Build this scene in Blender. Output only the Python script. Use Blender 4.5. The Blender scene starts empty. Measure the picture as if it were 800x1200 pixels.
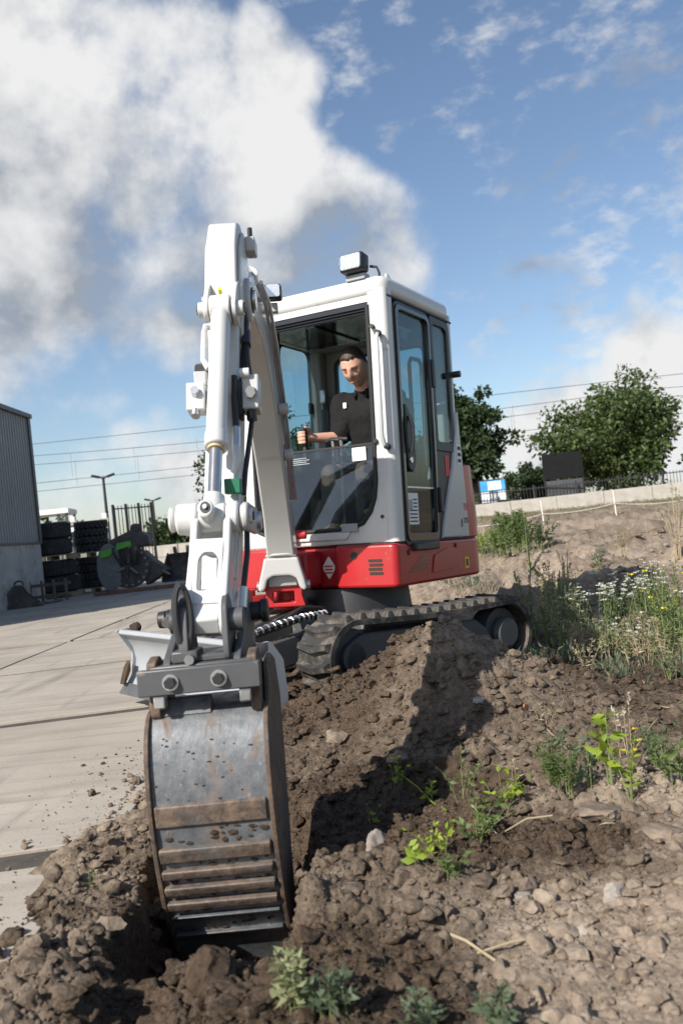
import bpy, bmesh, math, random
import numpy as np
from mathutils import Matrix, Vector, Euler

random.seed(7)
RNG = np.random.default_rng(11)
SC = bpy.context.scene
COL = SC.collection
R = math.radians
PI = math.pi

# ------------------------------------------------------------------ camera
CAM_H = 0.93
ROLL, PITCH = 6.2, 1.13
cam_d = bpy.data.cameras.new('camera')
cam = bpy.data.objects.new('camera', cam_d)
COL.objects.link(cam)
cam_d.sensor_fit = 'VERTICAL'
cam_d.sensor_height = 36.0
cam_d.sensor_width = 24.0
cam_d.lens = 30.4
cam_d.clip_start = 0.05
cam_d.clip_end = 6000
cam_d.dof.use_dof = True
cam_d.dof.focus_distance = 4.3
cam_d.dof.aperture_fstop = 4.0
RW = Matrix.Rotation(R(90 + PITCH), 3, 'X') @ Matrix.Rotation(R(-ROLL), 3, 'Z')
cam.matrix_world = Matrix.Translation((0, 0, CAM_H)) @ RW.to_4x4()
SC.camera = cam
FPX = 1013.3


def pix(u, v, depth):
    """world point seen at photo pixel (u, v) (800x1200) at a distance 'depth' ahead"""
    d = RW @ Vector(((u - 400) / FPX, -(v - 600) / FPX, -1.0))
    return Vector((0, 0, CAM_H)) + d * (depth / d.y)


# ------------------------------------------------------------------ sky and sun
SUN_AZ, SUN_EL = 43.0, 37.0          # sun stands behind the camera, to the left
S_DIR = Vector((-math.sin(R(SUN_AZ)) * math.cos(R(SUN_EL)), -math.cos(R(SUN_AZ)) * math.cos(R(SUN_EL)), math.sin(R(SUN_EL))))
sun_d = bpy.data.lights.new('sun', 'SUN')
sun_d.energy = 5.0
sun_d.angle = R(0.53)
sun_d.color = (1.0, 0.95, 0.87)
sun = bpy.data.objects.new('sun', sun_d)
COL.objects.link(sun)
sun.rotation_euler = S_DIR.to_track_quat('Z', 'Y').to_euler()
sun.location = S_DIR * 60

world = bpy.data.worlds.new('World')
SC.world = world
world.use_nodes = True
NT = world.node_tree
NT.nodes.clear()


class G:
    """tiny helper to write node graphs as expressions"""

    def __init__(s, nt):
        s.nt = nt

    def n(s, t, **kw):
        x = s.nt.nodes.new(t)
        for k, v in kw.items():
            setattr(x, k, v)
        return x

    def set(s, sock, v):
        if v is None:
            return
        if isinstance(v, bpy.types.NodeSocket):
            s.nt.links.new(v, sock)
        else:
            sock.default_value = v

    def math(s, op, a, b=None, c=None, clamp=False):
        x = s.n('ShaderNodeMath', operation=op, use_clamp=clamp)
        s.set(x.inputs[0], a)
        s.set(x.inputs[1], b)
        s.set(x.inputs[2], c)
        return x.outputs[0]

    def vmath(s, op, a, b=None, scale=None):
        x = s.n('ShaderNodeVectorMath', operation=op)
        s.set(x.inputs[0], a)
        s.set(x.inputs[1], b)
        if scale is not None:
            s.set(x.inputs['Scale'], scale)
        return x.outputs['Value'] if op in ('DOT_PRODUCT', 'LENGTH') else x.outputs[0]

    def noise(s, vec, scale, detail=4, rough=0.55, dist=0.0, col=False):
        x = s.n('ShaderNodeTexNoise')
        if vec is not None:
            s.set(x.inputs['Vector'], vec)
        x.inputs['Scale'].default_value = scale
        x.inputs['Detail'].default_value = detail
        x.inputs['Roughness'].default_value = rough
        x.inputs['Distortion'].default_value = dist
        return x.outputs['Color'] if col else x.outputs['Fac']

    def voro(s, vec, scale, feature='F1', out='Distance', rand=1.0):
        x = s.n('ShaderNodeTexVoronoi', feature=feature)
        if vec is not None:
            s.set(x.inputs['Vector'], vec)
        x.inputs['Scale'].default_value = scale
        x.inputs['Randomness'].default_value = rand
        return x.outputs[out]

    def mr(s, v, a, b, c=0.0, d=1.0, smooth=False):
        x = s.n('ShaderNodeMapRange', clamp=True)
        if smooth:
            x.interpolation_type = 'SMOOTHSTEP'
        s.set(x.inputs['Value'], v)
        for i, q in zip((1, 2, 3, 4), (a, b, c, d)):
            s.set(x.inputs[i], q)
        return x.outputs[0]

    def mix(s, f, a, b, blend='MIX'):
        x = s.n('ShaderNodeMix', data_type='RGBA', blend_type=blend)
        s.set(x.inputs['Factor'], f)
        for i, q in ((6, a), (7, b)):
            if isinstance(q, (tuple, list)) and len(q) == 3:
                q = (*q, 1)
            s.set(x.inputs[i], q)
        return x.outputs[2]

    def coord(s, which='Object'):
        return s.n('ShaderNodeTexCoord').outputs[which]

    def bump(s, h, strength=0.3, dist=0.01, normal=None):
        x = s.n('ShaderNodeBump')
        x.inputs['Strength'].default_value = strength
        x.inputs['Distance'].default_value = dist
        s.set(x.inputs['Height'], h)
        if normal is not None:
            s.set(x.inputs['Normal'], normal)
        return x.outputs[0]


def dirpix(u, v):
    d = RW @ Vector(((u - 400) / FPX, -(v - 600) / FPX, -1.0))
    return d.normalized()


def build_sky():
    g = G(NT)
    out = g.n('ShaderNodeOutputWorld')
    sky = g.n('ShaderNodeTexSky', sky_type='NISHITA')
    sky.sun_disc = False
    sky.sun_elevation = R(SUN_EL)
    # sun_rotation 0 puts the sun at +Y, growing clockwise seen from above
    sky.sun_rotation = R(180 + SUN_AZ)
    sky.air_density = 1.0
    sky.dust_density = 1.0
    sky.ozone_density = 1.8
    vec = g.coord('Generated')
    dirn = g.vmath('NORMALIZE', vec)
    sep = g.n('ShaderNodeSeparateXYZ')
    g.set(sep.inputs[0], dirn)
    zz = g.math('MAXIMUM', sep.outputs[2], 0.0)
    # domain warp so that cloud outlines billow
    wn = g.noise(dirn, 5.0, 3, 0.5, col=True)
    wv = g.vmath('SCALE', g.vmath('SUBTRACT', wn, (0.5, 0.5, 0.5)), scale=0.16)
    dw = g.vmath('NORMALIZE', g.vmath('ADD', dirn, wv))

    def blob(u, v, r_px, soft, amp=1.0):
        c = dirpix(u, v)
        dot = g.vmath('DOT_PRODUCT', dw, tuple(c))
        a = r_px / FPX
        lo, hi = math.cos(a * (1 + soft)), math.cos(a * max(0.0, 1 - soft))
        return g.mr(dot, lo, hi, 0.0, amp, smooth=True)

    def many(lst):
        acc = None
        for b in lst:
            m = blob(*b)
            acc = m if acc is None else g.math('MAXIMUM', acc, m)
        return acc

    big = many([(50, 110, 165, .5, .95), (180, 130, 105, .55, .95), (330, 120, 66, .6, .95), (300, 235, 112, .55, .95), (400, 285, 85, .6, .9),
                (50, 310, 105, .6, .9), (180, 335, 85, .7, .75), (320, 325, 90, .6, .85), (-120, 250, 220, .5), (-60, 40, 170, .5)])
    low = many([(780, 460, 80, .55, 1.0), (700, 490, 62, .6, .9), (870, 455, 100, .5), (640, 515, 60, .7, .75), (610, 540, 60, .8, .55), (190, 585, 60, .75, .62), (120, 590, 60, .8, .5),
                (230, 415, 40, .8, .5), (700, 520, 90, .8, .55)])
    wis = many([(760, 190, 130, .9, .42), (670, 40, 120, .9, .42), (790, 50, 110, .8, .48), (720, 345, 100, .9, .50), (380, 45, 80, .9, .34), (500, 50, 90, .9, .28), (620, 380, 70, .9, .38)])
    # elsewhere in the sky: the same kind of broken cumulus, laid out by noise alone
    flat = g.n('ShaderNodeCombineXYZ')
    den = g.math('ADD', zz, 0.18)
    g.set(flat.inputs[0], g.math('DIVIDE', sep.outputs[0], den))
    g.set(flat.inputs[1], g.math('DIVIDE', sep.outputs[1], den))
    gen = g.mr(g.noise(flat.outputs[0], 0.85, 5, 0.52), 0.56, 0.74, 0.0, 0.9, smooth=True)
    inview = g.mr(g.vmath('DOT_PRODUCT', dirn, tuple(dirpix(400, 450))), math.cos(R(44)), math.cos(R(33)), 1.0, 0.0, smooth=True)
    gen = g.math('MULTIPLY', gen, inview)
    puff = g.noise(dirn, 7.0, 9, 0.55)
    puff2 = g.noise(dirn, 26.0, 6, 0.62)
    body = g.math('MAXIMUM', g.math('MAXIMUM', big, low), gen)
    nn = g.math('SUBTRACT', puff, 0.5)
    d1 = g.math('ADD', body, g.math('MULTIPLY', nn, 2.3))
    d1 = g.math('ADD', d1, g.math('MULTIPLY', g.math('SUBTRACT', puff2, 0.5), 0.35))
    dens = g.mr(d1, 0.28, 0.98, 0, 1, smooth=True)
    dens = g.math('MULTIPLY', dens, g.mr(body, 0.02, 0.25, 0, 1, smooth=True))
    # thin broken high cloud
    wst = g.n('ShaderNodeMapping')
    g.set(wst.inputs[0], dirn)
    wst.inputs['Scale'].default_value = (1.0, 1.0, 1.9)
    wst.inputs['Rotation'].default_value = (0, R(16), 0)
    wn2 = g.noise(wst.outputs[0], 20.0, 7, 0.6)
    wd = g.mr(g.math('ADD', wis, g.math('MULTIPLY', g.math('SUBTRACT', wn2, 0.5), 2.4)), 0.30, 1.10, 0, 0.75, smooth=True)
    wd = g.math('MULTIPLY', wd, g.mr(wis, 0.02, 0.2, 0, 1))
    alpha = g.math('MAXIMUM', dens, wd)
    # light and shade inside the cloud: compare with the density a step towards the sun
    sd = g.vmath('NORMALIZE', g.vmath('ADD', dirn, tuple(S_DIR * 0.02 + Vector((-0.035, 0, 0.05)))))
    puff_s = g.noise(sd, 7.0, 9, 0.55)
    rel = g.math('SUBTRACT', puff, puff_s)
    lump = g.noise(dirn, 3.2, 4, 0.5)
    base = g.math('ADD', 0.66, g.math('MULTIPLY', rel, 2.0))
    base = g.math('ADD', base, g.math('MULTIPLY', g.math('SUBTRACT', lump, 0.5), 1.5))
    # cumulus are darker underneath: a broad low-frequency term with height
    under = g.mr(sep.outputs[2], 0.24, 0.50, -0.34, 0.08)
    base = g.math('ADD', base, g.math('MULTIPLY', under, g.mr(sep.outputs[2], 0.16, 0.26, 0.0, 1.0)))
    ccol = g.n('ShaderNodeValToRGB')
    g.set(ccol.inputs[0], base)
    e = ccol.color_ramp.elements
    e[0].position, e[0].color = 0.15, (0.40, 0.44, 0.50, 1)
    e[1].position, e[1].color = 0.80, (1.0, 1.0, 1.0, 1)
    m = e.new(0.48)
    m.color = (0.74, 0.76, 0.79, 1)
    b1 = g.n('ShaderNodeBackground')
    g.set(b1.inputs[0], sky.outputs[0])
    b1.inputs[1].default_value = 0.100
    b2 = g.n('ShaderNodeBackground')
    g.set(b2.inputs[0], ccol.outputs[0])
    b2.inputs[1].default_value = 0.60
    mx = g.n('ShaderNodeMixShader')
    g.set(mx.inputs[0], alpha)
    NT.links.new(b1.outputs[0], mx.inputs[1])
    NT.links.new(b2.outputs[0], mx.inputs[2])
    NT.links.new(mx.outputs[0], out.inputs[0])


build_sky()
SC.view_settings.view_transform = 'Standard'
SC.view_settings.look = 'None'
SC.view_settings.exposure = 0.52
SC.view_settings.gamma = 1.0
SC.view_settings.use_curve_mapping = False
SC.render.engine = 'CYCLES'
SC.cycles.max_bounces = 6
SC.cycles.diffuse_bounces = 3
SC.cycles.transparent_max_bounces = 12

# ------------------------------------------------------------------ frames
# machine frame: same camera centre, but the machine stands tilted (one track on soil)
CM = Vector((0, 0, 0.87))
RM = Matrix.Rotation(R(90 + 1.75), 3, 'X') @ Matrix.Rotation(R(-3.2), 3, 'Z')
A3 = RW @ RM.inverted()
M2W = Matrix.Translation((0, 0, CAM_H)) @ A3.to_4x4() @ Matrix.Translation(-CM)
SLEW = Vector((0.06, 5.55, 0))
ROOT_M = Matrix.Translation(SLEW)                      # root empty sits at the slew centre on the ground
M2R = ROOT_M.inverted()                                # machine frame -> root-local
U = M2R @ Matrix.Translation(SLEW) @ Matrix.Rotation(R(-31.0), 4, 'Z')       # upper structure
T = M2R @ Matrix.Translation(SLEW) @ Matrix.Rotation(R(-50.3), 4, 'Z')       # undercarriage
K = M2R @ Matrix.Translation((-0.36, 5.1, 0)) @ Matrix.Rotation(R(-1.0), 4, 'Z')  # boom plane; s ahead = -y
ROOTW = M2W @ ROOT_M

# ------------------------------------------------------------------ materials
MATS = {}


def mat(name, color=(0.5, 0.5, 0.5), rough=0.5, metal=0.0, var=0.12, vscale=6.0, bump=0.0, bscale=40.0, bdist=0.004, coat=0.0,
        dirt=None, dirt_amt=0.0, dirt_scale=5.0, spec=0.5, detail=5):
    if name in MATS:
        return MATS[name]
    m = bpy.data.materials.new(name)
    m.use_nodes = True
    nt = m.node_tree
    b = nt.nodes['Principled BSDF']
    g = G(nt)
    co = g.coord('Object')
    n1 = g.noise(co, vscale, detail, 0.6)
    lo = tuple(c * (1 - var) for c in color)
    hi = tuple(min(1, c * (1 + var)) for c in color)
    c = g.mix(g.mr(n1, 0.3, 0.7), lo, hi)
    if dirt:
        n2 = g.noise(co, dirt_scale, 8, 0.68)
        n3 = g.noise(co, dirt_scale * 6, 5, 0.6)
        f = g.mr(g.math('ADD', n2, g.math('MULTIPLY', n3, 0.35)), 0.95 - dirt_amt * 0.5, 1.0 - dirt_amt * 0.32, 0, 0.9)
        c = g.mix(f, c, dirt)
        r = g.mr(f, 0, 1, rough, min(1, rough + 0.3))
        g.set(b.inputs['Roughness'], r)
    else:
        g.set(b.inputs['Roughness'], g.mr(n1, 0.3, 0.7, rough * 0.88, min(1, rough * 1.12)))
    g.set(b.inputs['Base Color'], c)
    b.inputs['Metallic'].default_value = metal
    b.inputs['Specular IOR Level'].default_value = spec
    b.inputs['Coat Weight'].default_value = coat
    b.inputs['Coat Roughness'].default_value = 0.08
    if bump:
        h = g.noise(co, bscale, 6, 0.65)
        g.set(b.inputs['Normal'], g.bump(h, bump, bdist))
    MATS[name] = m
    return m


def mat_glass(name, tint=(0.75, 0.85, 0.86), ior=1.55, rough=0.0):
    m = bpy.data.materials.new(name)
    m.use_nodes = True
    nt = m.node_tree
    nt.nodes.clear()
    g = G(nt)
    out = g.n('ShaderNodeOutputMaterial')
    tr = g.n('ShaderNodeBsdfTransparent')
    tr.inputs[0].default_value = (*tint, 1)
    gl = g.n('ShaderNodeBsdfGlossy')
    gl.inputs['Roughness'].default_value = rough
    co = g.coord('Object')
    geo = g.n('ShaderNodeNewGeometry')
    cosv = g.math('ABSOLUTE', g.vmath('DOT_PRODUCT', geo.outputs['Incoming'], geo.outputs['Normal']))
    f0 = ((ior - 1) / (ior + 1)) ** 2
    sch = g.math('MULTIPLY_ADD', g.math('POWER', g.math('SUBTRACT', 1.0, cosv), 5.0), 1 - f0, f0)
    # faint dust and wipe marks
    du = g.n('ShaderNodeBsdfDiffuse')
    du.inputs[0].default_value = (0.45, 0.43, 0.4, 1)
    dn = g.mr(g.noise(co, 9, 7, 0.65, 0.6), 0.45, 0.85, 0.0, 0.025)
    mx = g.n('ShaderNodeMixShader')
    g.set(mx.inputs[0], sch)
    nt.links.new(tr.outputs[0], mx.inputs[1])
    nt.links.new(gl.outputs[0], mx.inputs[2])
    m2 = g.n('ShaderNodeMixShader')
    g.set(m2.inputs[0], dn)
    nt.links.new(mx.outputs[0], m2.inputs[1])
    nt.links.new(du.outputs[0], m2.inputs[2])
    nt.links.new(m2.outputs[0], out.inputs[0])
    MATS[name] = m
    return m


DUST = (0.27, 0.23, 0.18)
WHITE = mat('white_paint', (0.55, 0.55, 0.54), 0.36, var=0.05, coat=0.25, dirt=(0.33, 0.29, 0.245), dirt_amt=0.34, dirt_scale=4.5)
WHITE2 = mat('grey_white_paint', (0.44, 0.445, 0.45), 0.38, var=0.03, coat=0.3, dirt=(0.35, 0.32, 0.28), dirt_amt=0.25, dirt_scale=4)
BOOMG = mat('boom_paint', (0.45, 0.44, 0.425), 0.36, var=0.03, coat=0.3, dirt=(0.40, 0.36, 0.31), dirt_amt=0.25, dirt_scale=4)
RED = mat('red_paint', (0.38, 0.014, 0.018), 0.36, var=0.08, coat=0.2, dirt=(0.20, 0.10, 0.075), dirt_amt=0.32, dirt_scale=5)
RED2 = mat('red_cast', (0.42, 0.018, 0.02), 0.42, var=0.08, bump=0.15, bscale=60, dirt=(0.2, 0.1, 0.08), dirt_amt=0.3)
DGREY = mat('dark_grey_paint', (0.070, 0.072, 0.075), 0.45, var=0.15, dirt=DUST, dirt_amt=0.35, dirt_scale=4)
MGREY = mat('grey_paint', (0.30, 0.315, 0.33), 0.42, var=0.06, dirt=DUST, dirt_amt=0.18, dirt_scale=4)
BLACK = mat('black_plastic', (0.018, 0.018, 0.019), 0.45, var=0.2, dirt=(0.10, 0.09, 0.08), dirt_amt=0.25)
BLACKG = mat('black_gloss', (0.012, 0.012, 0.013), 0.2, var=0.1, coat=0.5)
INNER = mat('cab_lining', (0.045, 0.046, 0.046), 0.7, var=0.15, bump=0.2, bscale=200, bdist=0.001)
INNERG = mat('cab_lining_grey', (0.20, 0.195, 0.185), 0.7, var=0.08)
RUBBER = mat('track_rubber', (0.028, 0.027, 0.026), 0.75, var=0.3, bump=0.4, bscale=30, dirt=(0.15, 0.122, 0.095), dirt_amt=0.62, dirt_scale=6)
TYRE = mat('tyre_rubber', (0.022, 0.022, 0.023), 0.75, var=0.3, bump=0.2, bscale=20, dirt=(0.09, 0.085, 0.08), dirt_amt=0.4)
HOSE = mat('hose_rubber', (0.02, 0.02, 0.021), 0.55, var=0.2, dirt=(0.12, 0.1, 0.09), dirt_amt=0.3)
CHROME = mat('chrome', (0.50, 0.49, 0.48), 0.24, metal=0.85, var=0.08)
ZINC = mat('zinc', (0.55, 0.55, 0.56), 0.35, metal=0.9, var=0.15)
GASKET = mat('gasket', (0.012, 0.012, 0.012), 0.6, var=0.2)
YEL = mat('yellow_plastic', (0.72, 0.62, 0.03), 0.5, var=0.08)
STICKY = mat('yellow_sticker', (0.80, 0.52, 0.03), 0.5, var=0.05)
STICKW = mat('white_sticker', (0.78, 0.78, 0.76), 0.5, var=0.03)
STICKR = mat('red_sticker', (0.60, 0.03, 0.03), 0.5, var=0.05)
INK = mat('print_ink', (0.02, 0.02, 0.02), 0.6, var=0.1)
GREENP = mat('green_plastic', (0.01, 0.14, 0.07), 0.5, var=0.15)
GREENB = mat('green_paint', (0.08, 0.34, 0.04), 0.45, var=0.1, dirt=(0.1, 0.09, 0.07), dirt_amt=0.4)
SEATM = mat('seat_fabric', (0.03, 0.03, 0.032), 0.9, var=0.2, bump=0.3, bscale=300, bdist=0.001)
SKIN = mat('skin', (0.56, 0.31, 0.22), 0.5, var=0.10, vscale=14)
HAIR = mat('hair', (0.045, 0.028, 0.018), 0.6, var=0.3, vscale=60, bump=0.6, bscale=160, bdist=0.003)
SHIRT = mat('shirt', (0.012, 0.0115, 0.012), 0.9, var=0.2, bump=0.35, bscale=14, bdist=0.012, spec=0.2)
TRIM = mat('shirt_trim', (0.45, 0.14, 0.03), 0.8, var=0.1)
TROUSER = mat('trousers', (0.04, 0.042, 0.05), 0.9, var=0.2, bump=0.3, bscale=14, bdist=0.01)
GLASS = mat_glass('cab_glass', (0.62, 0.76, 0.79), 1.5)
GLASSW = mat_glass('windscreen_glass', (0.55, 0.62, 0.63), 1.8)
GLASSC = mat_glass('clear_glass', (0.9, 0.92, 0.92), 1.5)
LENS = mat('lamp_reflector', (0.75, 0.75, 0.73), 0.18, metal=0.6, var=0.15, vscale=90)
WOOD = mat('pallet_wood', (0.30, 0.23, 0.15), 0.85, var=0.35, vscale=12)


def mat_bucket():
    m = bpy.data.materials.new('worn_steel')
    m.use_nodes = True
    nt = m.node_tree
    b = nt.nodes['Principled BSDF']
    g = G(nt)
    co = g.coord('Object')
    mp = g.n('ShaderNodeMapping')
    g.set(mp.inputs[0], co)
    mp.inputs['Scale'].default_value = (2.0, 1.0, 0.8)
    n1 = g.noise(mp.outputs[0], 6, 9, 0.68, 0.4)
    n2 = g.noise(co, 26, 6, 0.65)
    n3 = g.noise(mp.outputs[0], 60, 4, 0.7)
    steel = g.mix(g.mr(n2, 0.3, 0.7), (0.085, 0.092, 0.10), (0.185, 0.195, 0.205))
    rust = g.mix(g.mr(n3, 0.3, 0.7), (0.10, 0.055, 0.03), (0.22, 0.125, 0.07))
    f = g.mr(g.math('ADD', n1, g.math('MULTIPLY', n2, 0.25)), 0.65, 0.80, 0, 0.8)
    c = g.mix(f, steel, rust)
    scr = g.mr(n3, 0.62, 0.72, 0, 0.45)
    c = g.mix(scr, c, (0.5, 0.48, 0.45))
    g.set(b.inputs['Base Color'], c)
    g.set(b.inputs['Metallic'], g.mr(f, 0, 1, 0.30, 0.0))
    g.set(b.inputs['Roughness'], g.mr(f, 0, 1, 0.55, 0.9))
    g.set(b.inputs['Normal'], g.bump(g.math('ADD', n1, n2), 0.35, 0.006))
    return m


def mat_rust():
    m = bpy.data.materials.new('rusty_steel')
    m.use_nodes = True
    nt = m.node_tree
    b = nt.nodes['Principled BSDF']
    g = G(nt)
    co = g.coord('Object')
    n1 = g.noise(co, 18, 9, 0.7)
    n2 = g.noise(co, 70, 5, 0.6)
    c = g.mix(g.mr(n1, 0.35, 0.62), (0.045, 0.037, 0.032), (0.150, 0.096, 0.062))
    c = g.mix(g.mr(n2, 0.55, 0.75, 0, 0.5), c, (0.26, 0.20, 0.155))
    n4 = g.noise(co, 7, 6, 0.7)
    c = g.mix(g.mr(n4, 0.50, 0.64, 0, 0.75), c, (0.075, 0.070, 0.068))
    geo = g.n('ShaderNodeNewGeometry')
    edge = g.mr(g.math('ADD', geo.outputs['Pointiness'], g.math('MULTIPLY', g.math('SUBTRACT', n1, 0.5), 0.10)), 0.55, 0.66, 0, 0.55)
    c = g.mix(edge, c, (0.40, 0.37, 0.34))
    g.set(b.inputs['Base Color'], c)
    b.inputs['Metallic'].default_value = 0.15
    g.set(b.inputs['Roughness'], g.mr(n2, 0.3, 0.7, 0.55, 0.9))
    g.set(b.inputs['Normal'], g.bump(g.math('ADD', n1, g.math('MULTIPLY', n2, 0.5)), 0.6, 0.006))
    return m


STEEL = mat_bucket()
RUST = mat_rust()


# ------------------------------------------------------------------ mesh helpers
class MB:
    """collects shapes into one mesh"""

    def __init__(s):
        s.v = []
        s.f = []

    def add(s, verts, faces):
        o = len(s.v)
        s.v.extend([tuple(p) for p in verts])
        s.f.extend([tuple(i + o for i in f) for f in faces])
        return s

    def box(s, x0, x1, y0, y1, z0, z1, M=None):
        p = [Vector((x, y, z)) for z in (z0, z1) for y in (y0, y1) for x in (x0, x1)]
        if M is not None:
            p = [M @ q for q in p]
        return s.add(p, [(0, 2, 3, 1), (4, 5, 7, 6), (0, 1, 5, 4), (2, 6, 7, 3), (0, 4, 6, 2), (1, 3, 7, 5)])

    def cyl(s, a, b, r, r2=None, n=20, caps=True):
        a, b = Vector(a), Vector(b)
        r2 = r if r2 is None else r2
        ax = (b - a).normalized()
        t = ax.orthogonal().normalized()
        w = ax.cross(t)
        vs = []
        for c, rr in ((a, r), (b, r2)):
            for i in range(n):
                q = 2 * PI * i / n
                vs.append(c + t * (rr * math.cos(q)) + w * (rr * math.sin(q)))
        fs = [(i, (i + 1) % n, n + (i + 1) % n, n + i) for i in range(n)]
        if caps:
            fs += [tuple(range(n - 1, -1, -1)), tuple(range(n, 2 * n))]
        return s.add(vs, fs)

    def tube(s, pts, r, n=10, caps=True, radii=None):
        pts = [Vector(p) for p in pts]
        m = len(pts)
        tang = []
        for i in range(m):
            a, b = pts[max(0, i - 1)], pts[min(m - 1, i + 1)]
            tang.append((b - a).normalized())
        t = tang[0].orthogonal().normalized()
        vs = []
        for i in range(m):
            t = (t - tang[i] * t.dot(tang[i])).normalized()
            w = tang[i].cross(t)
            rr = radii[i] if radii else r
            for k in range(n):
                q = 2 * PI * k / n
                vs.append(pts[i] + t * (rr * math.cos(q)) + w * (rr * math.sin(q)))
        fs = []
        for i in range(m - 1):
            for k in range(n):
                k2 = (k + 1) % n
                fs.append((i * n + k, i * n + k2, (i + 1) * n + k2, (i + 1) * n + k))
        if caps:
            fs += [tuple(range(n - 1, -1, -1)), tuple(range((m - 1) * n, m * n))]
        return s.add(vs, fs)

    def lathe(s, prof, M=None, n=32):
        """prof: list of (r, z) revolved about z"""
        vs = []
        for r, z in prof:
            for k in range(n):
                q = 2 * PI * k / n
                p = Vector((r * math.cos(q), r * math.sin(q), z))
                vs.append(M @ p if M is not None else p)
        fs = []
        for i in range(len(prof) - 1):
            for k in range(n):
                k2 = (k + 1) % n
                fs.append((i * n + k, i * n + k2, (i + 1) * n + k2, (i + 1) * n + k))
        return s.add(vs, fs)

    def prism(s, poly, lo, hi, fn):
        """poly of 2-d points extruded lo..hi; fn(a, b, c) -> 3-d"""
        n = len(poly)
        vs = [fn(a, b, lo) for a, b in poly] + [fn(a, b, hi) for a, b in poly]
        fs = [tuple(range(n - 1, -1, -1)), tuple(range(n, 2 * n))]
        fs += [(i, (i + 1) % n, n + (i + 1) % n, n + i) for i in range(n)]
        return s.add(vs, fs)

    def mesh(s, name):
        me = bpy.data.meshes.new(name)
        me.from_pydata([tuple(v) for v in s.v], [], s.f)
        me.validate()
        bm = bmesh.new()
        bm.from_mesh(me)
        bmesh.ops.recalc_face_normals(bm, faces=bm.faces)
        bm.to_mesh(me)
        bm.free()
        return me


def smooth(me, ang=35):
    me.polygons.foreach_set('use_smooth', [True] * len(me.polygons))
    try:
        me.set_sharp_from_angle(angle=R(ang))
    except Exception:
        pass


def link(name, me, m=None, parent=None, frame=None, bevel=0.0, seg=2, ang=35):
    if frame is not None:
        me.transform(frame)
    o = bpy.data.objects.new(name, me)
    COL.objects.link(o)
    if m is not None and len(me.materials) == 0:
        me.materials.append(m)
    if parent is not None:
        o.parent = parent
    smooth(me, ang)
    if bevel:
        b = o.modifiers.new('bevel', 'BEVEL')
        b.width = bevel
        b.segments = seg
        b.limit_method = 'ANGLE'
        b.angle_limit = R(40)
        b.harden_normals = False
    return o


def tag(o, label=None, cat=None, group=None, kind=None):
    if label:
        o['label'] = label
    if cat:
        o['category'] = cat
    if group:
        o['group'] = group
    if kind:
        o['kind'] = kind
    return o


def empty(name, loc=(0, 0, 0), rz=0.0, label=None, cat=None, group=None):
    o = bpy.data.objects.new(name, None)
    COL.objects.link(o)
    o.empty_display_size = 0.1
    o.location = loc
    o.rotation_euler = (0, 0, rz)
    tag(o, label, cat, group)
    return o


def rpoly(pts, r=0.02, seg=5):
    """polygon with rounded corners; r one number or one per corner"""
    n = len(pts)
    out = []
    for i in range(n):
        p = Vector(pts[i])
        a, b = Vector(pts[i - 1]), Vector(pts[(i + 1) % n])
        rr = r[i] if isinstance(r, (list, tuple)) else r
        da, db = (a - p), (b - p)
        la, lb = da.length, db.length
        if rr <= 0 or la < 1e-6 or lb < 1e-6:
            out.append((p.x, p.y))
            continue
        t = min(rr, la * 0.49, lb * 0.49)
        s, e = p + da / la * t, p + db / lb * t
        for k in range(seg + 1):
            q = k / seg
            c = s * (1 - q) ** 2 + p * (2 * q * (1 - q)) + e * q ** 2
            out.append((c.x, c.y))
    return out


def plate(outer, holes=(), thick=0.02, bevel=0.0, M=None):
    """flat plate with holes, made as a filled curve"""
    cu = bpy.data.curves.new('plate', 'CURVE')
    cu.dimensions = '2D'
    cu.fill_mode = 'BOTH'
    cu.extrude = max(1e-4, thick / 2 - bevel)
    cu.bevel_depth = bevel
    cu.bevel_resolution = 1
    cu.offset = -bevel
    for ring in (outer, *holes):
        sp = cu.splines.new('POLY')
        sp.points.add(len(ring) - 1)
        for i, p in enumerate(ring):
            sp.points[i].co = (p[0], p[1], 0, 1)
        sp.use_cyclic_u = True
    ob = bpy.data.objects.new('plate', cu)
    me = bpy.data.meshes.new_from_object(ob)
    bpy.data.objects.remove(ob)
    bpy.data.curves.remove(cu)
    me.materials.clear()
    if M is not None:
        me.transform(M)
    return me


def text_mesh(body, size, M, extrude=0.001):
    cu = bpy.data.curves.new('t', 'FONT')
    cu.body = body
    cu.size = size
    cu.extrude = extrude
    cu.align_x = 'CENTER'
    cu.align_y = 'CENTER'
    ob = bpy.data.objects.new('t', cu)
    me = bpy.data.meshes.new_from_object(ob)
    bpy.data.objects.remove(ob)
    bpy.data.curves.remove(cu)
    me.materials.clear()
    me.transform(M)
    return me


def front(y, x=0.0, z=0.0):
    """plane facing -y: a -> x, b -> z"""
    return Matrix(((1, 0, 0, x), (0, 0, -1, y), (0, 1, 0, z), (0, 0, 0, 1)))


def side(x, y=0.0, z=0.0):
    """plane facing +x: a -> y, b -> z"""
    return Matrix(((0, 0, 1, x), (1, 0, 0, y), (0, 1, 0, z), (0, 0, 0, 1)))


# ------------------------------------------------------------------ numpy noise
def _hash(ix, iy, k):
    h = (ix.astype(np.int64) * 374761393 + iy.astype(np.int64) * 668265263 + k * 974634777) & 0x7fffffff
    h = ((h ^ (h >> 13)) * 1274126177) & 0x7fffffff
    h = (h ^ (h >> 16)) & 0xffff
    return h / 65535.0


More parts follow.
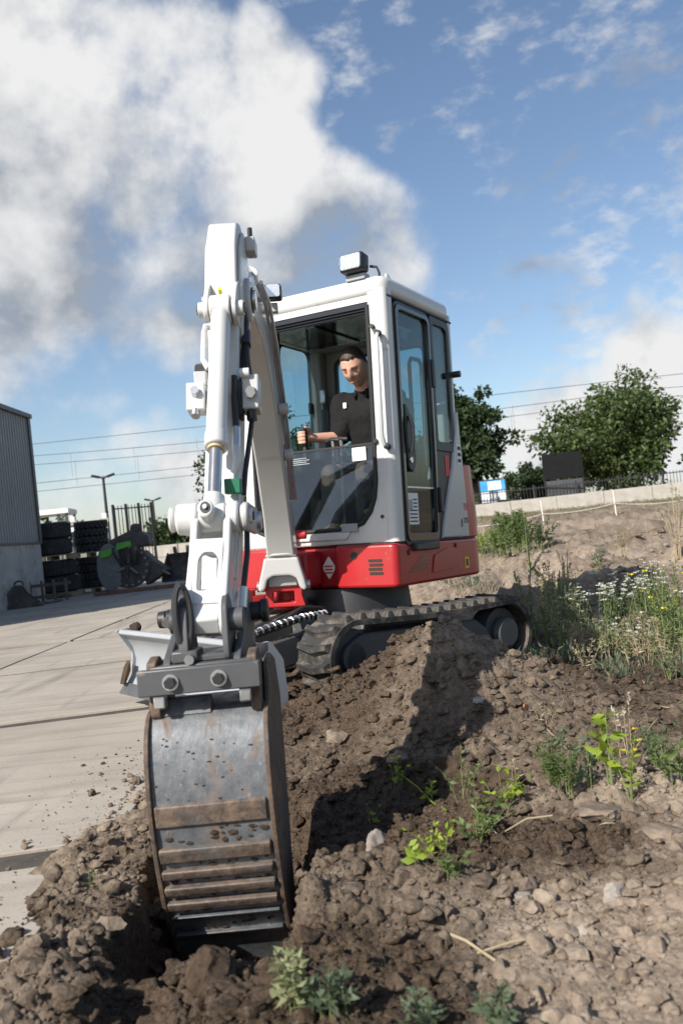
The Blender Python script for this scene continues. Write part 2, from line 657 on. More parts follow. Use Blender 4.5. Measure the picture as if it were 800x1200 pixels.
def vnoise(x, y, k=0):
    ix, iy = np.floor(x), np.floor(y)
    fx, fy = x - ix, y - iy
    ux = fx * fx * fx * (fx * (fx * 6 - 15) + 10)
    uy = fy * fy * fy * (fy * (fy * 6 - 15) + 10)
    a, b = _hash(ix, iy, k), _hash(ix + 1, iy, k)
    c, d = _hash(ix, iy + 1, k), _hash(ix + 1, iy + 1, k)
    return (a * (1 - ux) + b * ux) * (1 - uy) + (c * (1 - ux) + d * ux) * uy - 0.5


def fbm(x, y, oct=5, k=0, gain=0.5):
    s, amp = 0, 1.0
    for i in range(oct):
        s = s + amp * vnoise(x + 17.3 * i, y - 9.1 * i, k + i)
        x, y = (x * 0.8 - y * 0.6) * 2.03, (x * 0.6 + y * 0.8) * 2.03
        amp *= gain
    return s


def worley(x, y, k=0):
    """distance to nearest feature point and that cell's random value"""
    ix, iy = np.floor(x), np.floor(y)
    best = np.full(x.shape, 9.0)
    val = np.zeros(x.shape)
    for dx in (-1, 0, 1):
        for dy in (-1, 0, 1):
            cx, cy = ix + dx, iy + dy
            px, py = cx + _hash(cx, cy, k), cy + _hash(cx, cy, k + 1)
            d = (px - x) ** 2 + (py - y) ** 2
            m = d < best
            best = np.where(m, d, best)
            val = np.where(m, _hash(cx, cy, k + 2), val)
    return np.sqrt(best), val


def sstep(a, b, x):
    t = np.clip((x - a) / (b - a), 0, 1)
    return t * t * (3 - 2 * t)


def np_mesh(name, verts, faces):
    """verts (n,3), faces (m,3|4) arrays -> mesh, fast"""
    me = bpy.data.meshes.new(name)
    nv, nf, k = len(verts), len(faces), faces.shape[1]
    me.vertices.add(nv)
    me.vertices.foreach_set('co', np.ascontiguousarray(verts, dtype=np.float32).ravel())
    me.loops.add(nf * k)
    me.loops.foreach_set('vertex_index', np.ascontiguousarray(faces, dtype=np.int32).ravel())
    me.polygons.add(nf)
    me.polygons.foreach_set('loop_start', np.arange(0, nf * k, k, dtype=np.int32))
    me.update(calc_edges=True)
    return me

# ------------------------------------------------------------------ ground
TX = -0.46


def gauss(x, y, cx, cy, sx, sy, rot=0.0):
    dx, dy = x - cx, y - cy
    c, s = math.cos(rot), math.sin(rot)
    a, b = dx * c + dy * s, -dx * s + dy * c
    return np.exp(-0.5 * ((a / sx) ** 2 + (b / sy) ** 2))


def trench_mask(x, y):
    wob = 0.07 * fbm(x * 3, y * 3, 3, 40)
    cx = TX + 0.015 + 0.0 * y
    a = 1 - np.where(x < cx, sstep(0.16, 0.25, cx - x + wob * .6), sstep(0.17, 0.30, x - cx + wob))
    b = sstep(1.93, 2.10, y + wob) * (1 - sstep(3.0, 3.5, y))
    m = a * b
    m2 = gauss(x, y, -0.08, 3.2, 0.26, 0.34, 0.5) * 0.42
    m3 = gauss(x, y, -0.53, 1.76, 0.07, 0.18, 0.12) * 0.30
    return np.maximum(np.maximum(m, m2), m3)


def clod_mask(x, y):
    """how cloddy (freshly dug) the soil is"""
    dug = gauss(x, y, 0.45, 4.15, 0.75, 0.6) + gauss(x, y, -0.2, 2.6, 0.65, 1.0) + gauss(x, y, 0.3, 3.2, 0.5, 0.5) + gauss(x, y, -0.75, 1.9, 0.2, 0.5)
    return np.clip(dug, 0, 1)


def ground_z(x, y, fine=True):
    x = np.asarray(x, dtype=float)
    y = np.asarray(y, dtype=float)
    r = np.sqrt(x * x + y * y)
    right = sstep(-3.0, 1.5, x)
    z = 0.0215 * np.clip(y - 8.5, 0, 36) * right
    z = z - 0.0 * x
    # undulating field
    far = sstep(5.0, 9.0, r) * right
    z = z + far * (0.30 * fbm(x * 0.33, y * 0.33, 4, 3) + 0.30 * fbm(x * 1.1, y * 1.1, 6, 5, .62)) * (1 - sstep(25, 40, y) * 0.75)
    z = z + 0.16 * gauss(x, y, 2.6, 9.5, 1.6, 0.8, 0.2) + 0.22 * gauss(x, y, 4.6, 13.5, 2.4, 1.0, 0.1) - 0.10 * gauss(x, y, 3.0, 11.5, 2.5, .7)
    near = 1 - sstep(8, 14, r)
    # spoil heap in front of the track
    z = z + near * (0.25 * gauss(x, y, 0.40, 4.12, 0.26, 0.26, -0.25) + 0.12 * gauss(x, y, 0.42, 4.00, 0.60, 0.34) + 0.11 * gauss(x, y, -0.12, 4.15, 0.26, 0.22) + 0.08 * gauss(x, y, 0.85, 4.55, 0.3, 0.2))
    z = z + near * (0.07 * gauss(x, y, 0.25, 3.15, 0.30, 0.22) + 0.06 * gauss(x, y, 0.9, 2.75, 0.35, 0.22) + 0.05 * gauss(x, y, 1.1, 3.6, .5, .4))
    z = z + near * (0.02 * gauss(x, y, -0.80, 2.05, 0.12, 0.35, 0.1) + 0.015 * gauss(x, y, -0.22, 1.72, 0.22, 0.12) - 0.03 * gauss(x, y, -0.42, 1.85, 0.2, 0.12))
    # the bank the concrete edge disappears in: soil sinks under the slabs on the left
    edge = -0.925 + 0.24 * fbm(x * 0 + 3.1, y * 2.6, 5, 21, .6) - 0.05 * np.exp(-((y - 2.95) / 0.3) ** 2) + 0.03 * np.exp(-((y - 1.95) / 0.3) ** 2)
    z = z - 0.004 * np.exp(-((x + 0.75) / 0.15) ** 2) * near
    z = z - 0.10 * (1 - sstep(-0.16, 0.10, x - edge))
    tm = trench_mask(x, y)
    z = z - 0.36 * tm
    cm = clod_mask(x, y)
    mid = 1 - sstep(7, 16, r)
    z = z + 0.055 * fbm(x * 2.1, y * 2.1, 3, 9) * mid
    if fine:
        nf = 1 - sstep(4.8, 8.5, r)
        wx = x + 0.05 * fbm(x * 6, y * 6, 3, 60)
        wy = y + 0.05 * fbm(x * 6, y * 6, 3, 61)

        def billow(f, k, sharp=1.0):
            n = np.abs(2 * vnoise(wx * f, wy * f, k)) + 0.45 * np.abs(2 * vnoise(wx * f * 2.1 + 7, wy * f * 2.1, k + 1))
            return n ** sharp

        mod1 = np.clip(0.5 + 1.6 * fbm(x * 2.3, y * 2.3, 2, 90), 0.05, 1.3)
        mod2 = np.clip(0.5 + 1.6 * fbm(x * 5, y * 5, 2, 91), 0.05, 1.3)
        z = z + mid * (0.25 + 0.75 * cm) * mod1 * 0.060 * (billow(4.5, 31) - .35)
        z = z + mid * (0.30 + 0.70 * cm) * mod2 * 0.034 * (billow(11, 35) - .35)
        z = z + nf * (0.35 + 0.65 * cm) * mod2 * 0.019 * (billow(25, 39) - .35)
        z = z + nf * (0.45 + 0.55 * cm) * 0.0095 * (billow(58, 43) - .35)
        d2, v2 = worley(wx * 13, wy * 13, 47)
        z = z + mid * (0.3 + 0.7 * cm) * 0.030 * np.clip(0.42 - d2, 0, 1) * (v2 > .62) * v2 * 2
        z = z + (1 - nf) * mid * 0.03 * fbm(x * 7, y * 7, 3, 13)
    return z


def dryness(x, y):
    r = np.sqrt(x * x + y * y)
    d = 0.74 * sstep(5.6, 8.5, r)
    d = np.maximum(d, 0.95 * sstep(0.34, 0.95, x + 0.35 * fbm(x * 2, y * 2, 3, 70)) * (1 - sstep(2.55, 2.95, y + 0.25 * fbm(x * 2.5, y * 2.5, 3, 71))))
    d = np.maximum(d, 1.05 * (1 - sstep(1.95, 2.5, y)) * sstep(-0.05, 0.40, x))
    d = np.maximum(d, 1.3 * gauss(x, y, 0.98, 2.62, 0.34, 0.17))
    d = np.maximum(d, 0.46 * (1 - sstep(-0.80, -0.55, x)))
    d = np.maximum(d, 0.22 * gauss(x, y, 0.45, 4.1, 0.5, 0.4))
    d = d + 0.75 * fbm(x * 1.7, y * 1.7, 5, 72, .6)
    d = d - 0.55 * trench_mask(x, y)
    return np.clip(d, 0, 1)


def mat_soil():
    m = bpy.data.materials.new('soil')
    m.use_nodes = True
    nt = m.node_tree
    b = nt.nodes['Principled BSDF']
    g = G(nt)
    co = g.coord('Object')
    at = g.n('ShaderNodeAttribute')
    at.attribute_name = 'dry'
    n1 = g.noise(co, 3.0, 8, 0.65)
    n2 = g.noise(co, 22, 8, 0.7)
    n3 = g.noise(co, 95, 7, 0.8)
    v = g.voro(co, 70)
    f = g.math('ADD', at.outputs['Fac'], g.math('MULTIPLY', g.math('SUBTRACT', n2, 0.5), 0.9), clamp=True)
    wet = g.mix(g.mr(n3, 0.36, 0.64), (0.019, 0.013, 0.0088), (0.108, 0.076, 0.052))
    dry = g.mix(g.mr(n2, 0.28, 0.72), (0.16, 0.122, 0.090), (0.37, 0.298, 0.230))
    c = g.mix(f, wet, dry)
    c = g.mix(g.mr(n1, 0.55, 0.75, 0, 0.35), c, (0.11, 0.085, 0.062))
    gr = g.mr(g.noise(co, 150, 4, 0.7), 0.60, 0.72, 0, 0.6)
    c = g.mix(gr, c, (0.30, 0.245, 0.185))
    g.set(b.inputs['Base Color'], c)
    b.inputs['Roughness'].default_value = 0.95
    b.inputs['Specular IOR Level'].default_value = 0.15
    h = g.math('ADD', n2, g.math('ADD', g.math('MULTIPLY', n3, 0.8), g.math('MULTIPLY', v, -0.7)))
    g.set(b.inputs['Normal'], g.bump(h, 0.7, 0.010))
    return m


SOIL = mat_soil()


def set_dry(me, co):
    at = me.attributes.new('dry', 'FLOAT', 'POINT')
    at.data.foreach_set('value', dryness(co[:, 0], co[:, 1]).astype(np.float32))


def build_soil():
    ang = np.concatenate([np.arange(-75, -33, 2.0), np.arange(-33, 33, 0.13), np.arange(33, 77, 2.0)])
    rr = [0.55]
    while rr[-1] < 3000:
        q = rr[-1]
        rr.append(q * (1.0048 if q < 7.5 else 1.014 if q < 30 else 1.05 if q < 120 else 1.5))
    rr = np.array(rr)
    a = np.radians(ang)
    X = rr[:, None] * np.sin(a)[None, :]
    Y = rr[:, None] * np.cos(a)[None, :]
    Z = ground_z(X, Y)
    Z = np.where((X < -1.6), np.minimum(Z, -0.10), Z)
    n, m = X.shape
    V = np.stack([X, Y, Z], -1).reshape(-1, 3)
    i = np.arange(n * m).reshape(n, m)
    F = np.stack([i[:-1, :-1], i[:-1, 1:], i[1:, 1:], i[1:, :-1]], -1).reshape(-1, 4)[:, ::-1]
    # nothing of the soil shows below the concrete yard
    fx = V[F, 0].max(axis=1)
    fy = V[F, 1].min(axis=1)
    keep = ~((fx < -1.5) & (fy < 26))
    F = F[keep]
    used = np.zeros(len(V), bool)
    used[F.ravel()] = True
    idx = np.cumsum(used) - 1
    V, F = V[used], idx[F]
    me = np_mesh('soil_field', V, F)
    set_dry(me, V)
    o = link('soil_field', me, SOIL, ang=180)
    tag(o, kind='structure')
    return o


build_soil()
# deep sheet reaching the horizon in every direction
mb = MB()
mb.box(-4000, 4000, -4000, 4000, -0.75, -0.62)
FARG = mat('far_ground', (0.16, 0.15, 0.09), 0.95, var=0.3, vscale=0.2)
tag(link('ground', mb.mesh('ground'), FARG), kind='structure')


def ico(sub):
    bm = bmesh.new()
    bmesh.ops.create_icosphere(bm, subdivisions=sub, radius=1.0)
    v = np.array([p.co[:] for p in bm.verts])
    f = np.array([[q.index for q in p.verts] for p in bm.faces])
    bm.free()
    return v, f


ICO0, ICO1, ICO2 = ico(1), ico(2), ico(3)
ICO3 = ico(4)


def lump(base, seed, amp=0.28):
    """angular clod: a ball cut by random planes, then roughened"""
    v, f = base
    rg = np.random.default_rng(seed)
    q = v.copy()
    for k in range(9):
        d = rg.normal(size=3)
        d /= np.linalg.norm(d)
        c = rg.uniform(.50, .86)
        t = q @ d
        q -= np.clip(t - c, 0, None)[:, None] * d
    for o in range(3):
        fr = 1.7 * 2.1 ** o
        n = vnoise(q[:, 0] * fr + seed, q[:, 1] * fr + q[:, 2] * fr * .7, seed + o) + vnoise(q[:, 2] * fr - seed, q[:, 0] * fr * .6 + q[:, 1] * fr, seed + o + 9)
        q *= (1 + amp * .55 * n / 1.7 ** o)[:, None]
    q *= np.array([1.0, 0.65 + 0.4 * rg.random(), 0.5 + 0.4 * rg.random()])
    return q


def scatter_clods():
    rg = np.random.default_rng(5)
    pts, rad = [], []
    N = 230000
    x = rg.uniform(-1.25, 3.2, N)
    y = 1.1 + 6.5 * rg.random(N) ** 1.7
    dens = 0.10 + 0.55 * clod_mask(x, y)
    keep = rg.random(N) < dens * np.where(x < -0.95, 0.05, 1.0)
    x, y = x[keep], y[keep]
    r = 0.0026 * np.exp(rg.exponential(0.60, len(x)))
    r = np.clip(r, 0.0026, 0.034) * np.where(y > 4.8, 1.3, 1.0)
    px = r / np.sqrt(x * x + y * y) * 860
    k = px > 0.75
    x, y, r = x[k], y[k], r[k]
    # bigger clods strewn over the far bank
    nb = 2600
    bx_, by_ = rg.uniform(.8, 9, nb), rg.uniform(6.5, 19, nb)
    br_ = np.clip(0.014 * np.exp(rg.exponential(0.5, nb)), .012, .07)
    kb = rg.random(nb) < sstep(-.12, .16, fbm(bx_ * .7, by_ * .7, 3, 99))
    x, y, r = np.r_[x, bx_[kb]], np.r_[y, by_[kb]], np.r_[r, br_[kb]]
    # crumbs spilt on the slabs beside the bucket
    nc = 330
    t = rg.random(nc)
    cx = -0.92 - rg.exponential(0.11, nc)
    cy = 1.6 + 2.6 * t
    cr = 0.0022 * np.exp(rg.exponential(0.5, nc))
    x, y, r = np.r_[x, cx], np.r_[y, cy], np.r_[r, np.clip(cr, .002, .014)]
    z = ground_z(x, y)
    z = np.where(x < -0.92, np.maximum(z, 0.0), z)
    var = [lump(ICO1, 100 + i, 0.42) for i in range(24)]
    var0 = [lump(ICO0, 300 + i, 0.5) for i in range(24)]
    var2 = [lump(ICO2, 200 + i, 0.36) for i in range(16)]
    VV, FF, off = [], [], 0
    for i in range(len(x)):
        b = var2[i % 16] if r[i] > 0.018 else var[i % 24] if r[i] > .007 else var0[i % 24]
        f = ICO2[1] if r[i] > 0.018 else ICO1[1] if r[i] > .007 else ICO0[1]
        th = rg.random() * 2 * PI
        c, s = math.cos(th), math.sin(th)
        q = b * r[i]
        w = np.empty_like(q)
        w[:, 0] = q[:, 0] * c - q[:, 1] * s + x[i]
        w[:, 1] = q[:, 0] * s + q[:, 1] * c + y[i]
        w[:, 2] = q[:, 2] + z[i] + r[i] * 0.22
        VV.append(w)
        FF.append(f + off)
        off += len(w)
    V, F = np.concatenate(VV), np.concatenate(FF)
    me = np_mesh('soil_crumbs', V, F)
    set_dry(me, V)
    o = link('soil_crumbs', me, SOIL, ang=24)
    tag(o, 'loose crumbs and small clods of dug brown soil', 'soil', kind='stuff')


scatter_clods()

STONE = mat('pale_stone', (0.30, 0.265, 0.225), 0.85, var=0.2, vscale=18, bump=0.5, bscale=40, bdist=0.004)
STONEG = mat('grey_stone', (0.23, 0.20, 0.175), 0.9, var=0.3, vscale=14, bump=0.6, bscale=40, bdist=0.006)
CLODM = mat('clod_earth', (0.060, 0.042, 0.029), 0.95, var=0.5, vscale=16, bump=0.8, bscale=50, bdist=0.01, spec=0.15)
CLODL = mat('clod_dry', (0.19, 0.15, 0.115), 0.95, var=0.35, vscale=16, bump=0.8, bscale=50, bdist=0.01, spec=0.15)
ORANGE = mat('brick_red', (0.30, 0.13, 0.07), 0.9, var=0.25, vscale=20)


_ST = 0.5 * 1.004 ** np.arange(1500)


def on_ground(u, v, z=0.0):
    """ground point under a photo pixel"""
    d = RW @ Vector(((u - 400) / FPX, -(v - 600) / FPX, -1.0))
    d = d / d.y
    px, py, pz = d.x * _ST, _ST, CAM_H + d.z * _ST
    hit = np.nonzero(pz <= ground_z(px, py, False))[0]
    if len(hit):
        k = hit[0]
        return Vector((px[k], py[k], pz[k]))
    return Vector((0, 0, CAM_H)) + d * ((z - CAM_H) / d.z)


def stone(name, u, v, px, m, seed, label, cat, flat=1.0):
    p = on_ground(u, v)
    r = px * 0.5 / FPX * p.y
    vv = lump(ICO3, seed, 0.30) * r
    rough = fbm(vv[:, 0] / r * 2 + seed, vv[:, 1] / r * 2 + vv[:, 2] / r * 3, 4, seed)
    vv *= (1 + 0.22 * rough)[:, None]
    vv[:, 2] *= flat
    me = np_mesh(name, vv, ICO3[1])
    o = link(name, me, m, ang=28)
    zz = float(ground_z(np.array([p.x]), np.array([p.y]))[0])
    o.location = (p.x, p.y, zz + r * 0.22 * flat)
    o.rotation_euler = (0, 0, seed * 1.3)
    tag(o, label, cat)
    return o


stone('stone', 719, 1056, 34, STONE, 3, 'pale rounded stone lying alone on the sandy soil at lower right', 'stone')
stone('stone', 612, 1060, 26, STONEG, 5, 'flat grey stone left of the pale stone on sandy soil', 'stone', .7)
stone('stone', 443, 1003, 30, STONEG, 8, 'upright brownish stone with pale tip right of the trench', 'stone', 1.5)
stone('stone', 683, 1096, 18, STONE, 13, 'small pale pebble below the pale rounded stone', 'stone')
stone('stone', 562, 828, 16, STONE, 14, 'small pale pebble on the heap beside the arm shadow', 'stone')
stone('soil_clod', 246, 1180, 74, CLODM, 17, 'big dark clod of earth in front of the bucket at the bottom edge', 'clod')
stone('soil_clod', 320, 1170, 60, CLODM, 19, 'dark clod right of the big clod below the bucket', 'clod')
stone('soil_clod', 190, 1085, 50, CLODL, 23, 'dry light brown clod on the ridge left of the bucket', 'clod')
stone('soil_clod', 130, 1100, 44, CLODL, 27, 'dry clod at the ragged edge of the concrete, far lower left', 'clod')
stone('soil_clod', 530, 905, 52, CLODM, 29, 'largest rounded clod in the cloddy patch below the heap', 'clod')
stone('soil_clod', 590, 935, 56, CLODM, 33, 'broad dark clod just above the creeping weed', 'clod', .8)
stone('soil_clod', 470, 895, 36, CLODL, 37, 'pale lumpy clod at the left end of the cloddy patch', 'clod')
stone('soil_clod', 700, 968, 70, CLODL, 41, 'broad sandy clod on the pale ledge at right', 'clod', .5)
stone('soil_clod', 770, 985, 64, CLODL, 43, 'flat sandy clod at the right edge of the pale ledge', 'clod', .5)
stone('soil_clod', 395, 868, 30, CLODL, 47, 'light brown clod on the left slope of the heap', 'clod')
stone('brick_shard', 614, 835, 13, ORANGE, 51, 'small orange brick shard on the right foot of the heap', 'shard', 1.4)

# ------------------------------------------------------------------ concrete yard


def mat_concrete():
    m = bpy.data.materials.new('concrete_slab')
    m.use_nodes = True
    nt = m.node_tree
    b = nt.nodes['Principled BSDF']
    g = G(nt)
    geo = g.n('ShaderNodeNewGeometry')
    co = geo.outputs['Position']
    inf = g.n('ShaderNodeObjectInfo')
    n1 = g.noise(co, 1.1, 7, 0.62)
    mp = g.n('ShaderNodeMapping')
    g.set(mp.inputs[0], co)
    mp.inputs['Scale'].default_value = (0.35, 3.2, 1)
    mp.inputs['Rotation'].default_value = (0, 0, R(-8))
    n2 = g.noise(mp.outputs[0], 2.4, 8, 0.6, 0.3)
    n3 = g.noise(co, 60, 7, 0.8)
    n4 = g.noise(co, 18, 6, 0.7)
    c = g.mix(g.mr(n1, 0.3, 0.7), (0.26, 0.228, 0.19), (0.40, 0.355, 0.30))
    c = g.mix(g.mr(inf.outputs['Random'], 0, 1, 0, 0.25), c, (0.36, 0.33, 0.28))
    c = g.mix(g.mr(n2, 0.48, 0.70, 0, 0.55), c, (0.20, 0.16, 0.122))
    c = g.mix(g.mr(n3, 0.54, 0.68, 0, 0.62), c, (0.17, 0.15, 0.125))
    c = g.mix(g.mr(n3, 0.30, 0.40, 0.4, 0), c, (0.55, 0.52, 0.47))
    c = g.mix(g.mr(n4, 0.62, 0.74, 0, 0.35), c, (0.17, 0.15, 0.125))
    mp2 = g.n('ShaderNodeMapping')
    g.set(mp2.inputs[0], co)
    mp2.inputs['Scale'].default_value = (1.6, 0.16, 1)
    mp2.inputs['Rotation'].default_value = (0, 0, R(24))
    tr_ = g.noise(mp2.outputs[0], 2.2, 5, 0.6)
    c = g.mix(g.mr(tr_, 0.57, 0.72, 0, 0.65), c, (0.12, 0.105, 0.09))
    g.set(b.inputs['Base Color'], c)
    b.inputs['Roughness'].default_value = 0.9
    b.inputs['Specular IOR Level'].default_value = 0.25
    g.set(b.inputs['Normal'], g.bump(g.math('ADD', n3, g.math('MULTIPLY', n4, 0.8)), 0.45, 0.004))
    return m


CONC = mat_concrete()
JOINT = mat('joint_dirt', (0.06, 0.05, 0.04), 0.95, var=0.4, vscale=12, bump=0.6, bscale=60)
mb = MB()
mb.box(-24, -0.95, -6, 27, -0.20, -0.014)
yard = tag(link('concrete_yard', mb.mesh('concrete_yard'), JOINT), kind='structure')
SL_U = Vector((-2.42, -2.42 * math.tan(R(6.0)), 0))
SL_V = Vector((0.02, 2.43, 0))
SL_O = Vector((-0.88, 0.36, 0))
gap = 0.016
poly = []
for a, b in ((0, 0), (1, 0), (1, 1), (0, 1)):
    c = SL_U * (a + (gap if a == 0 else -gap) / 2.4) + SL_V * (b + (.085 if b == 0 else -.085) / 2.4)
    poly.append((c.x, c.y))
sm = MB()
sm.prism(poly, -0.14, 0.0, lambda a, b, c: (a, b, c))
slab_me = sm.mesh('slab')
slab_me.materials.append(CONC)
rg = random.Random(3)
for i in range(0, 8):
    for j in range(-2, 11):
        o = bpy.data.objects.new('slab', slab_me)
        COL.objects.link(o)
        o.parent = yard
        p = SL_O + SL_U * i + SL_V * j
        o.location = (p.x, p.y, rg.uniform(-0.004, 0.004))
        o.rotation_euler = (R(rg.uniform(-.08, .08)), R(rg.uniform(-.08, .08)), 0)
        b = o.modifiers.new('bevel', 'BEVEL')
        b.width = 0.004
        b.segments = 2

# ------------------------------------------------------------------ buildings and far things
SHEET = mat('metal_sheet', (0.25, 0.255, 0.26), 0.5, var=0.10, vscale=1.5, dirt=(0.15, 0.14, 0.13), dirt_amt=0.3)
SHEETD = mat('metal_trim', (0.07, 0.072, 0.075), 0.45, var=0.1)
WALLC = mat('wall_concrete', (0.36, 0.35, 0.33), 0.9, var=0.2, vscale=1.6, bump=0.3, bscale=30, dirt=(0.22, 0.20, 0.18), dirt_amt=0.5, dirt_scale=1.5)
WALLP = mat('pale_concrete', (0.36, 0.335, 0.295), 0.9, var=0.15, vscale=2.5, bump=0.3, bscale=20, dirt=(0.30, 0.27, 0.23), dirt_amt=0.5, dirt_scale=2)
BLACKM = mat('black_metal', (0.02, 0.02, 0.022), 0.5, var=0.2)
GALV = mat('dark_galvanised', (0.10, 0.105, 0.11), 0.5, var=0.1, metal=0.3)

hall = empty('storage_hall', (-7.2, 11.5, 0), label='grey corrugated metal hall on a concrete plinth at the left edge', cat='building')
X0 = -7.2


def hp(name, mbx, m, bevel=0.0):
    me = mbx.mesh(name)
    me.transform(Matrix.Translation((7.2, -11.5, 0)))
    return link(name, me, m, hall, bevel=bevel)


hp('plinth', MB().box(-16.9, X0 + 0.03, 11.5, 20.5, -0.1, 1.35), WALLC)
hp('roof', MB().box(-17.1, X0 + 0.10, 11.4, 20.6, 4.35, 4.45), SHEETD)
hp('sill_trim', MB().box(X0 - .2, X0 + 0.06, 11.45, 20.55, 1.352, 1.40), SHEETD)
hp('corner_trim', MB().box(X0 - 0.1, X0 + 0.065, 20.42, 20.56, 1.40, 4.35), SHEETD)
hp('end_wall', MB().box(-16.9, X0 - .06, 11.5, 20.48, 1.35, 4.35), SHEET)
prof = []
for k in range(6):
    y = k * 0.15
    prof += [(y, 0.0), (y + 0.05, 0.0), (y + 0.065, 0.045), (y + 0.135, 0.045)]
prof.append((0.9, 0.0))
panel = MB()
vs, fs = [], []
for q, d in prof:
    vs += [(d, q, 0), (d, q, 2.945)]
for k in range(len(prof) - 1):
    fs.append((2 * k, 2 * k + 2, 2 * k + 3, 2 * k + 1))
panel.add(vs, fs)
pme = panel.mesh('sheet_panel')
pme.materials.append(SHEET)
for k in range(10):
    o = bpy.data.objects.new('sheet_panel', pme)
    COL.objects.link(o)
    o.parent = hall
    o.location = (-0.02, k * 0.895, 1.402)
    sd = o.modifiers.new('solid', 'SOLIDIFY')
    sd.thickness = 0.004


# ---- tyres
def tyre_mesh(r, h, lugs, deep, name):
    b = MB()
    hh = h / 2
    prof = [(r * .52, -hh * .72), (r * .60, -hh * .92), (r * .80, -hh * 1.0), (r * .93, -hh * .86), (r * .965, -hh * .6), (r * .97, 0), (r * .965, hh * .6), (r * .93, hh * .86),
            (r * .80, hh * 1.0), (r * .60, hh * .92), (r * .52, hh * .72), (r * .50, 0), (r * .52, -hh * .72)]
    b.lathe(prof, n=40)
    for k in range(lugs):
        q = 2 * PI * k / lugs
        for s in (-1, 1):
            M = Matrix.Rotation(q + (PI / lugs if s > 0 else 0), 4, 'Z') @ Matrix.Translation((r * .965, 0, s * hh * .42)) @ Matrix.Rotation(R(32 * s), 4, 'X')
            b.box(-deep, deep, -PI * r / lugs * .55, PI * r / lugs * .55, -hh * .44, hh * .44, M)
    me = b.mesh(name)
    me.materials.append(TYRE)
    smooth(me, 30)
    return me


def place(name, me, loc, rz, label, cat, group=None):
    o = bpy.data.objects.new(name, me)
    COL.objects.link(o)
    o.location = loc
    o.rotation_euler = (0, 0, rz)
    return tag(o, label, cat, group)


def pallet(loc, rz, w, d, label):
    e = empty('pallet', loc, rz, label, 'pallet', 'wooden pallets carrying the tyre stacks')
    for k in range(5):
        y = -d / 2 + d * (k + .5) / 5
        link('board', MB().box(-w / 2, w / 2, y - d * .08, y + d * .08, 0.10, 0.122).mesh('board'), WOOD, e)
    for k in (-1, 0, 1):
        link('bearer', MB().box(k * w * .45 - .045, k * w * .45 + .045, -d / 2, d / 2, 0.0, 0.098).mesh('bearer'), WOOD, e)
    return e


big_t = tyre_mesh(0.49, 0.405, 30, 0.012, 'wide_tyre')
pb = on_ground(72, 702) * 1.0
pb = pix(70, 703, 21.6)
bx, by = pb.x, pb.y
pallet((bx, by, 0.0), 0.1, 1.05, 1.0, 'wooden pallet on the ground under the wide tyre stack')
pallet((bx - .04, by, .935), 0.1, 1.15, 1.0, 'wooden pallet halfway up between the wide tyres')
place('wide_tyre', big_t, (bx + .04, by, 0.325), .2, 'lowest wide tyre in the stack beside the hall', 'tyre', 'stacked wide tyres')
place('wide_tyre', big_t, (bx + .01, by, 0.73), 1.2, 'wide tyre just below the middle pallet', 'tyre', 'stacked wide tyres')
place('wide_tyre', big_t, (bx - .05, by, 1.26), .7, 'wide tyre resting on the middle pallet', 'tyre', 'stacked wide tyres')
place('wide_tyre', big_t, (bx - .04, by, 1.665), 2.2, 'topmost wide tyre in the stack beside the hall', 'tyre', 'stacked wide tyres')
sm_t = tyre_mesh(0.41, 0.198, 20, 0.030, 'lugged_tyre')
pb = pix(114, 696, 22.6)
cx, cy = pb.x, pb.y
pallet((cx, cy, 0.0), 0.1, 0.95, 0.9, 'wooden pallet on the ground under the lugged tyre stack')
pallet((cx - .03, cy, .925), 0.1, 1.0, 0.9, 'wooden pallet halfway up between the lugged tyres')
ords = ['lowest', 'second lowest', 'third lowest', 'fourth lowest', 'fifth lowest', 'third from the top', 'second from the top', 'topmost']
for k in range(8):
    z = 0.125 + 0.10 + 0.20 * k + (0.125 if k >= 4 else 0)
    place('lugged_tyre', sm_t, (cx + .02 * math.sin(k * 2.1), cy, z), k * .37, ords[k] + ' lugged tyre in the narrower tyre stack', 'tyre', 'stacked lugged tyres')
# rack uprights with white plastic blocks behind, between the stacks
for k, (u, v, lab) in enumerate([(94, 690, 'pale rack upright between the two tyre stacks'), (131, 684, 'pale rack upright right of the lugged tyre stack')]):
    p = pix(u, v, 23.4)
    e = empty('rack_upright', (p.x, p.y, 0), 0, lab, 'rack')
    link('post', MB().box(-.06, .06, -.05, .05, 0, 2.05).mesh('post'), STICKW, e, bevel=.006)
    for q in range(7):
        link('bracket', MB().box(-.12, .12, -.09, -.052, .12 + q * .28, .24 + q * .28).mesh('bracket'), WALLP, e, bevel=.006)

# ---- shelter behind
p = pix(64, 640, 30.5)
sh = empty('shelter', (p.x, p.y, 0), 0.12, 'open shelter with flat white roof behind the tyre stacks', 'shelter')
link('roof', MB().box(-1.1, 0.75, -.8, .8, 2.50, 2.68).mesh('roof'), STICKW, sh, bevel=.02)
for x in (-1.0, -.28, .38, .66):
    for y in (-.7, .7):
        link('post', MB().box(x - .04, x + .04, y - .04, y + .04, 0, 2.50).mesh('post'), SHEETD, sh)


